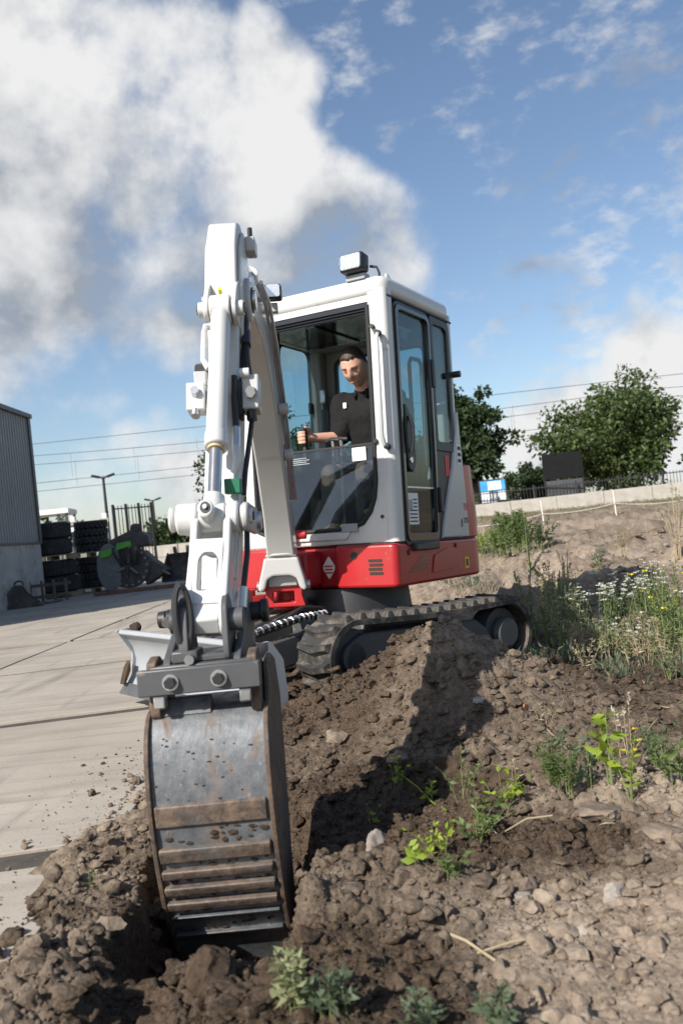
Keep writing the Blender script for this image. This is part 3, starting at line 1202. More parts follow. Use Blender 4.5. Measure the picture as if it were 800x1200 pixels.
# ---- platform lamps
def lamp(u, v, d, h, label):
    p = pix(u, v, d)
    e = empty('street_lamp', (p.x, d, 0.0), 0.25, label, 'lamp', 'twin-headed lamps along the railway')
    z = p.z
    link('pole', MB().cyl((0, 0, 0), (0, 0, z), .11, .07, 12).mesh('pole'), BLACKM, e)
    for s in (-1, 1):
        link('arm', MB().tube([(0, 0, z - .12), (s * .12, 0, z - .02), (s * .22, 0, z + .02)], .04, 8).mesh('arm'), BLACKM, e)
        me = plate(rpoly([(-.22, -.13), (.22, -.10), (.22, .10), (-.22, .13)], .08), thick=.13, bevel=.03)
        me.transform(Matrix.Translation((s * .40, 0, z + .06)) @ Matrix.Rotation(R(-16 * s), 4, 'Y'))
        link('lamp_head', me, BLACKM, e)
    return e


lamp(121, 559, 46, 6, 'tall dark twin-headed lamp post left of the grab')
lamp(179, 586, 64, 6, 'smaller, more distant twin-headed lamp post above the low wall')


# ---- low concrete walls made of panels
def panel_wall(name, a, b, z0, z1, n, rows, m, label):
    a, b = Vector(a), Vector(b)
    dv = b - a
    rz = math.atan2(dv.y, dv.x)
    e = empty(name, (a.x, a.y, 0), rz, label, 'wall')
    L = dv.length / n
    h = (z1 - z0) / rows
    me = MB().box(0.012, L - .012, -.07, .07, 0.006, h - .006).mesh('wall_panel')
    me.materials.append(m)
    for r in range(rows):
        for i in range(n):
            o = bpy.data.objects.new('wall_panel', me)
            COL.objects.link(o)
            o.parent = e
            o.location = (i * L, 0.01 * ((i * 7 + r * 3) % 3 - 1), z0 + r * h)
            bb = o.modifiers.new('bevel', 'BEVEL')
            bb.width = .012
    for i in range(n + 1):
        link('wall_post', MB().box(i * L - .06, i * L + .06, -.11, .11, z0 - .6, z1 - .01).mesh('wall_post'), m, e)
    return e


panel_wall('concrete_wall', (-11.0, 39.5), (-0.5, 37.5), 0.0, 1.08, 6, 2, WALLP, 'low pale concrete panel wall behind the spare buckets at left')
panel_wall('concrete_wall', (4.0, 44.5), (26.0, 39.5), 0.60, 1.42, 10, 1, WALLP, 'long low pale concrete wall below the trees at right')


# ---- railings
def railing(a, b, z0, z1, step, label, posts=4):
    a, b = Vector(a), Vector(b)
    dv = b - a
    e = empty('railing', (a.x, a.y, 0), math.atan2(dv.y, dv.x), label, 'fence')
    L = dv.length
    for z in (z0 + .12, z1 - .12):
        link('rail', MB().box(0, L, -.02, .02, z - .025, z + .025).mesh('rail'), BLACKM, e)
    for k in range(posts + 1):
        x = L * k / posts
        link('post', MB().box(x - .04, x + .04, -.045, .045, z0 - .5, z1 + .05).mesh('post'), BLACKM, e)
    bars = MB()
    n = int(L / step)
    for k in range(n):
        x = (k + .5) * step
        bars.box(x - .012, x + .012, -.012, .012, z0, z1)
    o = link('bars', bars.mesh('bars'), BLACKM, e)
    o['kind'] = 'stuff'
    return e


pa, pb = pix(137, 640, 33), pix(182, 640, 34)
railing((pa.x, pa.y), (pb.x, pb.y), 0.2, 2.75, 0.14, 'tall black bar railing behind the hydraulic grab', 3)
railing((6.0, 46.5), (27.0, 42.0), 0.7, 2.1, 0.16, 'long black bar railing between the right-hand wall and trees', 10)

# ---- overhead railway wires
WIRE = mat('wire', (0.035, 0.035, 0.04), 0.6, var=0.1)
wz = [(8.45, 'topmost overhead railway wire crossing the sky'), (7.72, 'second overhead railway wire from the top'), (7.15, 'third overhead railway wire from the top'),
      (5.95, 'fourth overhead railway wire, above the lowest'), (5.42, 'lowest overhead railway wire')]
for k, (z, lab) in enumerate(wz):
    y = 55.0 + 0.8 * k
    zz = z + (y - 55) * z / 55 * 0.8
    e = empty('overhead_wire', (-60, y, zz), 0, lab, 'wire', 'overhead railway wires')
    pts = []
    for i in range(61):
        x = i * 2.0
        sag = (0.35 if k in (1, 2) else 0.06) * (((x % 40) / 40 - .5) ** 2 * 4 - 1)
        pts.append((x, 0, sag))
    link('cable', MB().tube(pts, 0.017, 5, False).mesh('cable'), WIRE, e)
    if k in (1, 2):
        tz = 5.95 if k == 1 else 5.42
        drop = zz - (tz + (y - 55) * 0.05) - 0.15
        for i in range(30):
            link('dropper', MB().tube([(2 + i * 4.1, 0, -.1), (2 + i * 4.1, 0, -drop)], .009, 4, False).mesh('dropper'), WIRE, e)

# ---- boards beyond the right-hand wall
p = pix(579, 590, 46.5)
ib = empty('information_board', (p.x, p.y, 1.0), -0.12, 'blue and white information board on posts beside the cab', 'board')
BLUE = mat('print_blue', (0.05, 0.30, 0.62), 0.5, var=0.25, vscale=2)
PWH = mat('print_white', (0.80, 0.82, 0.84), 0.5, var=0.05)
PGR = mat('print_grey', (0.30, 0.32, 0.34), 0.5, var=0.3, vscale=8)
for x in (-.70, .70):
    link('post', MB().box(x - .05, x + .05, .02, .10, -.9, 1.72).mesh('post'), BLACKM, ib)
link('frame', MB().box(-.72, .72, .03, .08, .42, 1.72).mesh('frame'), BLACKM, ib, bevel=.01)
link('print_panel', MB().box(-.66, .66, .005, .029, 1.10, 1.66).mesh('print_panel'), BLUE, ib)
link('print_panel', MB().box(-.25, .45, -.004, .004, 1.16, 1.60).mesh('print_panel'), PWH, ib)
link('print_panel', MB().box(-.64, -.22, .005, .029, .50, 1.06).mesh('print_panel'), PWH, ib)
link('print_panel', MB().box(.24, .66, .005, .029, .56, 1.06).mesh('print_panel'), PWH, ib)
link('print_panel', MB().box(-.16, .18, -.035, -.006, .28, 1.04).mesh('print_panel'), PGR, ib)
for k in range(3):
    link('print_line', MB().box(-.11 + k * .09, -.07 + k * .09, -.041, -.0355, .38, .92).mesh('print_line'), PWH, ib)

p = pix(663, 585, 45.5)
db = empty('dark_board', (p.x, p.y, 0.95), -0.08, 'large blank black notice board on posts left of the big tree', 'board')
for x in (-.98, .98):
    link('post', MB().box(x - .05, x + .05, -.04, .04, -.9, 2.75).mesh('post'), BLACKM, db)
link('panel', MB().box(-1.04, 1.04, -.09, -.042, 1.38, 2.72).mesh('panel'), mat('matt_black_board', (.012, .012, .013), .85, var=.3, spec=.15), db, bevel=.01)
link('panel', MB().box(-1.0, 1.0, -.03, .03, .15, 1.30).mesh('panel'), DGREY, db, bevel=.01)

# ---- rope fence in the field
rf = empty('rope_fence', (5.0, 24.5, 0.3), 0, 'low white rope fence on thin stakes across the field', 'fence')
pts = []
ROPE = mat('rope', (0.62, 0.60, 0.55), 0.8, var=0.1)
for k, (u, v) in enumerate([(545, 625), (637, 612), (722, 604), (806, 596), (890, 588)]):
    p = pix(u, v, 24.5 + .2 * k)
    gz = float(ground_z(np.array([p.x]), np.array([p.y]))[0])
    o = link('stake', MB().cyl((p.x - 5.0, p.y - 24.5, gz - .5), (p.x - 5.03, p.y - 24.5, gz + .42), .022, .018, 8).mesh('stake'), ROPE, rf)
    pts.append(Vector((p.x - 5.03, p.y - 24.53, gz - .3 + .33)))
rp = []
for a, b in zip(pts[:-1], pts[1:]):
    for t in range(8):
        q = t / 8
        rp.append(a.lerp(b, q) - Vector((0, 0, .07 * 4 * q * (1 - q))))
rp.append(pts[-1])
link('rope', MB().tube(rp, .009, 6).mesh('rope'), ROPE, rf)

# ---- machine attachments left in the yard
IRON = mat('dark_iron', (0.045, 0.043, 0.042), 0.6, var=0.35, vscale=5, bump=0.3, bscale=30, dirt=(0.14, 0.10, 0.075), dirt_amt=0.5)
IRONL = mat('bare_iron', (0.20, 0.19, 0.18), 0.5, metal=0.4, var=0.4, vscale=9)


def yard_bucket(loc, rz, w, label, s=1.0):
    e = empty('spare_bucket', loc, rz, label, 'bucket')
    prof = [(.34, .78), (.40, .60), (.40, .38), (.32, .17), (.15, .05), (-.08, .02), (-.36, .04)]
    inn = [(a * .94, b + .03) for a, b in prof]
    pr = [(a * s, b * s) for a, b in prof + inn[::-1]]
    link('shell', MB().prism(pr, -w / 2, w / 2, lambda a, b, c: (c, a, b)).mesh('shell'), IRON, e)
    for q in (-1, 1):
        pl = [(a * s, b * s) for a, b in prof] + [(-.40 * s, .08 * s), (-.10 * s, .52 * s), (.26 * s, .84 * s)]
        link('side_plate', MB().prism(pl, q * w / 2, q * (w / 2 + .022), lambda a, b, c: (c, a, b)).mesh('side_plate'), IRON, e)
    for q in (-.16, .16):
        link('ear', MB().prism(rpoly([(.30 * s, .70 * s), (.20 * s, 1.0 * s), (.02 * s, 1.0 * s), (.05 * s, .76 * s)], .05), q - .02, q + .02, lambda a, b, c: (c, a, b)).mesh('ear'), IRON, e)
    for k in range(5):
        x = -w / 2 + w * (k + .5) / 5
        link('tooth', MB().prism([(-.34 * s, .02 * s), (-.34 * s, .075 * s), (-.52 * s, .045 * s)], x - .03, x + .03, lambda a, b, c: (c, a, b)).mesh('tooth'), IRONL, e)
    return e


p = pix(213, 688, 21.0)
yard_bucket((p.x + .05, p.y, 0.09), -.15, 0.78, 'dark open spare digging bucket right of the grab', .86)

p = pix(22, 715, 18.4)
rip = empty('lifting_hook_block', (p.x, p.y, 0), .2, 'small dark peaked attachment with hook eye against the hall wall', 'attachment')
for q in (-.16, .16):
    link('side_plate', MB().prism(rpoly([(-.42, .0), (-.30, .14), (-.05, .48), (.10, .48), (.20, .30), (.46, .06), (.46, 0)], .04), q - .02, q + .02, lambda a, b, c: (a, c, b)).mesh('side_plate'), IRON, rip)
link('base', MB().box(-.50, .52, -.24, .24, 0, .07).mesh('base'), IRON, rip, bevel=.01)
link('eye', MB().tube([(.06 + .09 * math.cos(t), 0, .50 + .07 * math.sin(t)) for t in np.linspace(-.4, PI + .4, 12)], .022, 8).mesh('eye'), IRON, rip)
link('crossbar', MB().cyl((0, -.2, .34), (0, .2, .34), .04, n=12).mesh('crossbar'), IRON, rip)
link('wedge', MB().prism([(-.30, .07), (-.02, .32), (.16, .30), (.34, .07)], -.135, .135, lambda a, b, c: (a, c, b)).mesh('wedge'), IRON, rip)

p = pix(60, 709, 19.6)
pf = empty('pallet_fork', (p.x, p.y, 0), -.1, 'rusty brown fork carriage on the ground before the wide tyres', 'attachment')
for z in (.10, .36):
    link('crossbar', MB().box(-.50, .50, -.04, .04, z, z + .07).mesh('crossbar'), RUST, pf, bevel=.008)
for x in (-.42, -.14, .14, .42):
    link('upright', MB().box(x - .03, x + .03, -.075, -.042, .02, .50).mesh('upright'), RUST, pf, bevel=.005)
for x in (-.28, .28):
    link('fork', MB().box(x - .05, x + .05, -.75, -.077, .01, .05).mesh('fork'), RUST, pf, bevel=.005)
link('backrest', MB().box(-.52, -.46, -.05, .02, .17, .62).mesh('backrest'), RUST, pf, bevel=.008)

p = pix(180, 697, 20.2)
tb = empty('timber_beam', (p.x, p.y, 0), .02, 'long reddish timber beam on the ground under the grab and spare bucket', 'beam')
link('beam', MB().box(-1.35, 1.6, -.12, .12, 0.005, .085).mesh('beam'), mat('old_timber', (0.16, 0.085, 0.06), 0.9, var=0.3, vscale=9), tb, bevel=.008)
for x in (-1.0, 0.1, 1.2):
    link('strap', MB().box(x - .03, x + .03, -.127, .127, 0.006, .092).mesh('strap'), IRON, tb)

# hydraulic grab: two toothed shells round a drum, yoke and hoses, green links
p = pix(152, 692, 20.4)
gb = empty('hydraulic_grab', (p.x, p.y + .35, 0.0), 0.0, 'dark hydraulic sorting grab with green links in front of the fence', 'grab')


def arc_shell(name, a0, a1, r, x0, x1, c, m, parent, thick=.03, n=14):
    poly = []
    for i in range(n + 1):
        q = R(a0 + (a1 - a0) * i / n)
        poly.append((c[0] + r * math.cos(q), c[1] + r * math.sin(q)))
    for i in range(n, -1, -1):
        q = R(a0 + (a1 - a0) * i / n)
        poly.append((c[0] + (r - thick) * math.cos(q), c[1] + (r - thick) * math.sin(q)))
    return link(name, MB().prism(poly, x0, x1, lambda a, b, cc: (a, cc, b)).mesh(name), m, parent)


DISC = mat('grab_plate', (0.13, 0.135, 0.14), 0.5, var=0.15, dirt=(0.1, 0.09, 0.08), dirt_amt=0.3)
link('side_shell', plate([(.0 + .30 * math.cos(t), .56 * math.sin(t)) for t in np.linspace(0.6, 2 * PI - .6, 28)], thick=.05, bevel=.01, M=front(-.30, -.42, .62)), DISC, gb)
link('side_shell', plate([(.52 * math.cos(t), .52 * math.sin(t)) for t in np.linspace(0, 2 * PI, 40)[:-1]], [[(.30 * math.cos(t), .30 * math.sin(t)) for t in np.linspace(0, 2 * PI, 30)[:-1]]],
                         .06, .01, front(-.28, .02, .60)), IRON, gb)
link('drum', MB().lathe([(.0, -.3), (.36, -.3), (.42, -.2), (.42, .2), (.36, .3), (0, .3)], Matrix.Translation((.02, 0, .60)) @ Matrix.Rotation(R(90), 4, 'X'), 28).mesh('drum'), IRON, gb)
for k in range(18):
    q = 2 * PI * k / 18
    link('bolt', MB().cyl((.02 + .45 * math.cos(q), -.315, .60 + .45 * math.sin(q)), (.02 + .45 * math.cos(q), -.36, .60 + .45 * math.sin(q)), .032, n=8).mesh('bolt'), IRONL, gb)
for k in range(6):
    q = 2 * PI * k / 6 + .3
    link('rib', MB().tube([(.02 + .08 * math.cos(q), -.33, .60 + .08 * math.sin(q)), (.02 + .29 * math.cos(q), -.36, .60 + .29 * math.sin(q))], .035, 6).mesh('rib'), IRONL if k % 2 else IRON, gb)
link('jaw', MB().prism([(.38, .95), (.60, .70), (.93, .42), (.62, .22), (.40, .10), (.30, .40)], -.26, .26, lambda a, b, c: (a, c, b)).mesh('jaw'), IRON, gb, bevel=.03)
for k in range(4):
    link('tooth', MB().cyl((.80 - k * .07, -.22 + k * .14, .42 - k * .01), (.97 - k * .06, -.22 + k * .14, .30), .05, .012, 8).mesh('tooth'), IRONL, gb)
link('yoke', MB().prism(rpoly([(-.42, 1.02), (-.36, 1.22), (-.12, 1.30), (.10, 1.42), (.36, 1.40), (.52, 1.28), (.55, 1.06), (.10, .98)], .05), -.20, .20, lambda a, b, c: (a, c, b)).mesh('yoke'), IRON, gb, bevel=.02)
link('ear', MB().prism(rpoly([(.10, 1.36), (.14, 1.58), (.28, 1.60), (.34, 1.36)], .04), -.14, -.10, lambda a, b, c: (a, c, b)).mesh('ear'), IRON, gb)
link('ear', MB().prism(rpoly([(.10, 1.36), (.14, 1.58), (.28, 1.60), (.34, 1.36)], .04), .10, .14, lambda a, b, c: (a, c, b)).mesh('ear'), IRON, gb)
link('cylinder', MB().cyl((-.40, -.12, 1.20), (.30, -.12, 1.46), .06, n=12).mesh('cylinder'), IRON, gb)
link('green_link', MB().prism(rpoly([(-.60, .86), (-.56, 1.02), (-.36, 1.06), (-.24, .98), (-.40, .88)], .03), -.40, -.335, lambda a, b, c: (a, c, b)).mesh('green_link'), GREENB, gb)
link('green_link', MB().prism(rpoly([(-.22, 1.00), (-.18, 1.16), (.14, 1.20), (.16, 1.08)], .03), -.40, -.335, lambda a, b, c: (a, c, b)).mesh('green_link'), GREENB, gb)
for k in range(4):
    a = .2 + k * .22
    link('hose', MB().tube([(-.30 + k * .2, -.24, 1.10), (-.28 + k * .2, -.44, .98 - .03 * k), (-.20 + k * .16, -.42, .80), (-.12 + k * .12, -.36, .66)], .026, 8).mesh('hose'), HOSE, gb)

# ------------------------------------------------------------------ the excavator
EX = bpy.data.objects.new('mini_excavator', None)
COL.objects.link(EX)
EX.matrix_world = ROOTW
EX.empty_display_size = .2
tag(EX, 'white and red tracked mini excavator digging beside the concrete yard', 'excavator')


def P(name, src, m, frame, parent=EX, bevel=0.0, seg=2, ang=35, label=None):
    me = src.mesh(name) if isinstance(src, MB) else src
    o = link(name, me, m, parent, frame, bevel, seg, ang)
    if label:
        o['label'] = label
    return o


def sz(poly, x0, x1):
    """profile in the boom plane (s ahead, z up) extruded sideways"""
    return MB().prism(poly, x0, x1, lambda a, b, c: (c, -a, b))


def kp(x, s, z):
    return Vector((x, -s, z))


def yz(poly, x0, x1):
    return MB().prism(poly, x0, x1, lambda a, b, c: (c, a, b))


def xyp(poly, z0, z1):
    return MB().prism(poly, z0, z1, lambda a, b, c: (a, b, c))


# ---- undercarriage (frame T: +x = machine left, -y = ahead)
TR, TZ, TL = 0.205, 0.232, 0.615   # radius of the belt, height of its axis, half distance of the end wheels


def stadium(t):
    """t in 0..1 round the belt: (y, z, tangent angle)"""
    straight, curve = 2 * TL, PI * TR
    tot = 2 * straight + 2 * curve
    d = (t % 1) * tot
    if d < straight:                                   # top run, front to rear
        q = d / straight
        sag = 0.018 * math.sin(PI * q)
        return -TL + d, TZ + TR - sag, 0.0
    d -= straight
    if d < curve:
        a = d / TR
        return TL + TR * math.sin(a), TZ + TR * math.cos(a), -a
    d -= curve
    if d < straight:
        return TL - d, TZ - TR, -PI
    d -= straight
    a = d / TR
    return -TL - TR * math.sin(a), TZ - TR * math.cos(a), -PI - a


def lug_mesh():
    b = MB()
    for s in (-1, 1):
        w = .128
        pts = [(0.0, -.030, 0), (s * w, -.006, 0), (s * w, .046, 0), (0.0, .024, 0),
               (0.0, -.018, .030), (s * w * .94, .004, .030), (s * w * .94, .034, .030), (0.0, .014, .030)]
        b.add(pts, [(0, 1, 2, 3), (4, 5, 6, 7), (0, 1, 5, 4), (1, 2, 6, 5), (2, 3, 7, 6), (3, 0, 4, 7)])
    me = b.mesh('lug')
    me.materials.append(RUBBER)
    return me


LUG = lug_mesh()
for sgn in (1, -1):
    x0, x1 = (0.46, 0.74) if sgn > 0 else (-0.74, -0.46)
    N = 96
    ring_o = [stadium(i / N)[:2] for i in range(N)]
    b = MB()
    vs, fs = [], []
    for i in range(N):
        y, z, a = stadium(i / N)
        ny, nz = -math.sin(a) * -1, math.cos(a)
        ny = math.sin(-a)
        for x, off in ((x0, 0), (x1, 0), (x1, -.03), (x0, -.03)):
            vs.append((x, y + ny * off, z + nz * off))
    for i in range(N):
        j = (i + 1) % N
        for k in range(4):
            k2 = (k + 1) % 4
            fs.append((i * 4 + k, i * 4 + k2, j * 4 + k2, j * 4 + k))
    b.add(vs, fs)
    tr = P('track', b, RUBBER, T, ang=40, label='muddy rubber track on soil' if sgn > 0 else 'rubber track on the concrete side')
    NL = 38
    for i in range(NL):
        y, z, a = stadium((i + .3) / NL)
        M = T @ Matrix.Translation(((x0 + x1) / 2, y, z)) @ Matrix.Rotation(a, 4, 'X')
        o = bpy.data.objects.new('lug', LUG)
        COL.objects.link(o)
        o.parent = tr
        o.matrix_local = M
    xo = x1 - .05 if sgn > 0 else x0 + .05
    xi = x0 + .03 if sgn > 0 else x1 - .03
    P('frame_side', yz([(-.66, .12), (-.68, .22), (-.64, .31), (-.55, .355), (.36, .335), (.46, .27), (.50, .16), (.46, .09), (-.58, .07)], min(xo, xi), max(xo, xi)), DGREY, T, tr, bevel=.012)
    for yy, rr in ((-TL, .155), (TL, .150)):
        P('end_wheel', MB().lathe([(0, -.09), (rr * .5, -.09), (rr * .55, -.06), (rr, -.06), (rr, .06), (rr * .55, .06), (rr * .5, .09), (0, .09)],
                                  Matrix.Translation(((x0 + x1) / 2, yy, TZ)) @ Matrix.Rotation(R(90), 4, 'Y'), 32), DGREY, T, tr)
    for k in range(4):
        yy = -.42 + .28 * k
        P('roller', MB().cyl((x0 + .03, yy, .085), (x1 - .03, yy, .085), .055, n=18), DGREY, T, tr)
    if sgn > 0:
        P('motor_cover', MB().cyl((xo - .01, TL, TZ), (xo + .035, TL, TZ), .10, .088, 28), DGREY, T, tr, bevel=.006)
        P('warning_sticker', MB().box(xo + .0005, xo + .004, -.35, -.25, .245, .318), STICKY, T, tr)
        P('sticker_print', MB().prism([(-.335, .262), (-.297, .262), (-.316, .300)], xo + .0045, xo + .006, lambda a, b, c: (c, a, b)), INK, T, tr)
        P('tow_pin', MB().cyl((xo + .001, -.47, .20), (xo + .02, -.47, .20), .012, n=10), ZINC, T, tr)
        P('tow_pin', MB().cyl((xo + .001, -.44, .17), (xo + .02, -.44, .17), .010, n=10), ZINC, T, tr)

P('carriage_frame', MB().box(-.46, .46, -.34, .34, .17, .40), DGREY, T, bevel=.03)
P('slew_ring', MB().cyl((0, 0, .40), (0, 0, .565), .36, .34, 40), BLACKM, T)
# dozer blade
prof = [(-1.285, .365), (-1.235, .335), (-1.195, .28), (-1.175, .20), (-1.185, .12), (-1.225, .06), (-1.275, .02)]
back = [(-1.255, .012), (-1.20, .05), (-1.155, .12), (-1.145, .20), (-1.165, .29), (-1.205, .352), (-1.225, .385), (-1.275, .39)]
bl = P('dozer_blade', yz(prof + back, -.75, .75), MGREY, T, bevel=.006)
P('cutting_edge', yz([(-1.290, .002), (-1.272, .002), (-1.232, .055), (-1.250, .065)], -.755, .755), DGREY, T, bl)
for s in (-1, 1):
    P('end_plate', yz(rpoly([(-1.30, .385), (-1.20, .395), (-1.13, .30), (-1.11, .10), (-1.19, .01), (-1.27, .01), (-1.205, .11), (-1.195, .24)], .015), s * .75 - .006, s * .75 + .012), MGREY, T, bl)
P('mud_cake', yz([(-1.292, .06), (-1.272, .06), (-1.235, .14), (-1.235, .20), (-1.262, .16)], -.742, -.69), CLODM, T, bl, bevel=.008)
P('mud_cake', MB().add(lump(ICO2, 9, .4) * .045 + np.array([-.66, -1.21, .40]), ICO2[1].tolist()), CLODM, T, bl)
for s in (-1, 1):
    P('blade_arm', yz([(-1.16, .11), (-1.16, .27), (-.62, .36), (-.34, .36), (-.34, .24), (-.60, .20)], s * .27 - .035, s * .27 + .035), DGREY, T, bevel=.01)
ba = P('blade_cylinder', MB().cyl((0, -1.12, .29), (0, -.80, .36), .025, n=16), CHROME, T)
P('barrel', MB().cyl((0, -.82, .355), (0, -.36, .44), .045, n=20), DGREY, T, ba)
for k in range(3):
    q = .02 * k
    P('blade_hose', MB().tube([(.10 + .05 * k, -.40, .42 + q), (.16 + .05 * k, -.62, .45 + q), (.18 + .06 * k, -.80, .43), (.14, -.98, .36 - .02 * k), (.04, -1.02, .32)], .013, 8), HOSE, T)
hx = [(.34, -.52, .45), (.33, -.70, .44), (.28, -.90, .40), (.16, -1.06, .33), (.02, -1.13, .30)]
sp = []
for i in range(161):
    t = i / 160 * (len(hx) - 1)
    k = min(int(t), len(hx) - 2)
    c = Vector(hx[k]).lerp(Vector(hx[k + 1]), t - k)
    sp.append(c + Vector((.018 * math.cos(i * .9), 0, .018 * math.sin(i * .9))))
P('coil_guard', MB().tube(sp, .005, 5), ZINC, T)
P('guarded_hose', MB().tube(hx, .014, 8), HOSE, T)

# ---- upper structure (frame U: +x = machine left, -y = ahead)
plan = [(.50, -.36), (.50, .55), (.50, .86), (.44, 1.02), (.15, 1.10), (-.25, 1.10), (-.58, .98), (-.66, .70), (-.66, -.36), (-.36, -.36), (-.33, -.29), (.05, -.29), (.09, -.36)]
body = P('lower_body', xyp(rpoly(plan, [.05, 0, .08, .1, .1, .1, .1, .08, .05, .02, .02, .02, .02]), .57, .826), RED, U, bevel=.018, seg=3)
# counterweight rising behind the cab
cw_lo = rpoly([(.498, .715), (.498, .86), (.44, 1.03), (.15, 1.11), (-.25, 1.11), (-.58, .99), (-.64, .72)], [0, .06, .1, .1, .1, .1, 0])
n = len(cw_lo)
vs = []
for z, k in ((.83, 1.0), (1.0, 1.012), (1.18, .97), (1.33, .88)):
    vs += [(x * (1 if k > .99 else .985), .62 + (y - .62) * k, z) for x, y in cw_lo]
fs = [tuple(range(n - 1, -1, -1)), tuple(range(3 * n, 4 * n))]
for r_ in range(3):
    fs += [(r_ * n + i, r_ * n + (i + 1) % n, (r_ + 1) * n + (i + 1) % n, (r_ + 1) * n + i) for i in range(n)]
P('counterweight', MB().add(vs, fs), RED, U, bevel=.01)
for k in range(4):
    P('vent_slot', plate(rpoly([(-.046, -.0085), (.046, -.0085), (.046, .0085), (-.046, .0085)], .006), thick=.004, M=front(-.3608, .362 - .005 * (k % 2), .655 + .025 * k)), BLACKG, U, body)
P('hole_plug', MB().cyl((.215, -.358, .765), (.215, -.366, .765), .021, n=20), BLACK, U, body)
P('panel_seam', MB().box(.5002, .5020, -.31, .80, .8265, .834), GASKET, U, body)
P('panel_seam', MB().box(.09, .49, -.3622, -.3602, .8265, .834), GASKET, U, body)
# side panel relief: slanted grille, recessed hatch
for k in range(5):
    z = .645 + .020 * k
    y0, y1 = -.235 + .042 * k, .04
    P('grille_slot', MB().prism([(y0, z), (y1, z + .012), (y1, z + .022), (y0 + .03, z + .010)], .5005, .503, lambda a, b, c: (c, a, b)), BLACKG, U, body)
hat = rpoly([(.10, .625), (.44, .640), (.44, .745), (.36, .775), (.14, .735)], .02)
P('hatch', plate(hat, thick=.008, bevel=.002, M=side(.5035)), RED, U, body)
P('hatch_latch', MB().box(.503, .509, .47, .49, .77, .80), BLACK, U, body, bevel=.002)
P('hatch_latch', MB().box(.503, .509, -.22, -.20, .75, .78), BLACK, U, body, bevel=.002)
ym = Matrix.Translation((0, 0, 0))
P('warning_sticker', MB().box(.5003, .5035, .62, .685, .625, .70), STICKY, U, body)
P('sticker_print', MB().box(.5036, .5046, .635, .670, .64, .685), INK, U, body)
# emblem: silver diamond with red bands
P('emblem', plate(rpoly([(0, .072), (.042, .012), (.042, -.012), (0, -.072), (-.042, -.012), (-.042, .012)], .008), thick=.008, bevel=.002, M=front(-.2960, -.002, .695)), STICKW, U, body)
for k in range(3):
    P('emblem_band', MB().box(-.030, .026, -.3022, -.3003, .700 - .020 * k, .709 - .020 * k), STICKR, U, body)

# ---- cab
cab = P('cab_roof', plate(rpoly([(.50, -.33), (.50, .63), (-.60, .63), (-.60, -.33)], .09, 6), thick=.115, bevel=.035, M=Matrix.Translation((0, 0, 2.352))), WHITE, U, ang=50)
P('rain_gutter', plate(rpoly([(.503, -.30), (.503, .62), (.49, .62), (.49, -.30)], 0), thick=.012, M=Matrix.Translation((0, 0, 2.285))), GASKET, U, cab)
P('ceiling', MB().box(-.55, .45, -.26, .58, 2.262, 2.294), INNER, U, cab)
P('ceiling_trim', MB().box(-.53, .43, .34, .56, 2.215, 2.261), INNERG, U, cab, bevel=.01)


def cpost(name, poly, z0, z1, m, r):
    return P(name, xyp(rpoly(poly, r), z0, z1), m, U, cab, ang=50)


cpost('front_pillar', [(.378, -.325), (.50, -.325), (.50, -.235), (.43, -.235), (.378, -.285)], .835, 2.33, WHITE, [.015, .075, .01, .01, .01])
cpost('front_pillar', [(-.50, -.325), (-.50, -.285), (-.53, -.235), (-.60, -.235), (-.60, -.325)], .835, 2.33, WHITE, [.015, .01, .01, .01, .07])
cpost('rear_pillar', [(.50, .565), (.50, .63), (.40, .63), (.42, .565)], .835, 2.33, WHITE2, [.01, .05, .01, .01])
cpost('rear_pillar', [(-.60, .565), (-.52, .565), (-.50, .63), (-.60, .63)], .835, 2.33, WHITE2, [.01, .01, .01, .05])
P('pillar_lining', MB().box(.385, .437, -.283, -.23, .86, 2.28), BLACK, U, cab)
P('pillar_lining', MB().box(-.53, -.49, -.283, -.20, .86, 2.28), INNERG, U, cab, bevel=.01)
P('pillar_lining', MB().box(-.56, -.47, .48, .562, .86, 2.28), INNERG, U, cab, bevel=.015)
P('pillar_lining', MB().box(.38, .46, .50, .562, .86, 2.28), INNERG, U, cab, bevel=.015)
P('header', MB().box(-.50, .378, -.318, -.27, 2.262, 2.30), WHITE, U, cab)
for k in range(3):
    P('header_track', MB().box(-.50, .376, -.312 + .02 * k, -.300 + .02 * k, 2.232 - .012 * k, 2.262), BLACKG, U, cab)
# lower front panel with the swept corner
fp = [(-.575, .834), (.440, .834), (.440, 1.38), (.379, 1.38), (.376, 1.20), (.362, 1.10), (.330, 1.02), (.275, .955), (.20, .925), (-.44, .915), (-.492, .935), (-.50, 1.0), (-.50, 1.38), (-.575, 1.38)]
P('front_panel', plate(fp, thick=.055, bevel=.006, M=front(-.300)), WHITE, U, cab)
P('front_panel_step', plate(rpoly([(-.42, .862), (.16, .862), (.19, .905), (-.44, .905)], .01), thick=.02, bevel=.004, M=front(-.333)), WHITE, U, cab)
P('lamp_bracket', MB().box(.13, .24, -.345, -.328, .905, .955), MGREY, U, cab, bevel=.004)
P('screw', MB().cyl((.405, -.327, .985), (.405, -.335, .985), .011, n=10), BLACK, U, cab)
P('screw', MB().cyl((-.54, -.327, .985), (-.54, -.335, .985), .011, n=10), ZINC, U, cab)
gk = [(.379, 2.24), (.376, 1.20), (.362, 1.10), (.330, 1.02), (.275, .955), (.20, .925), (-.44, .915), (-.492, .935), (-.50, 1.0), (-.50, 2.24)]
P('gasket', MB().tube([(a, -.327, b) for a, b in gk], .014, 8), GASKET, U, cab)
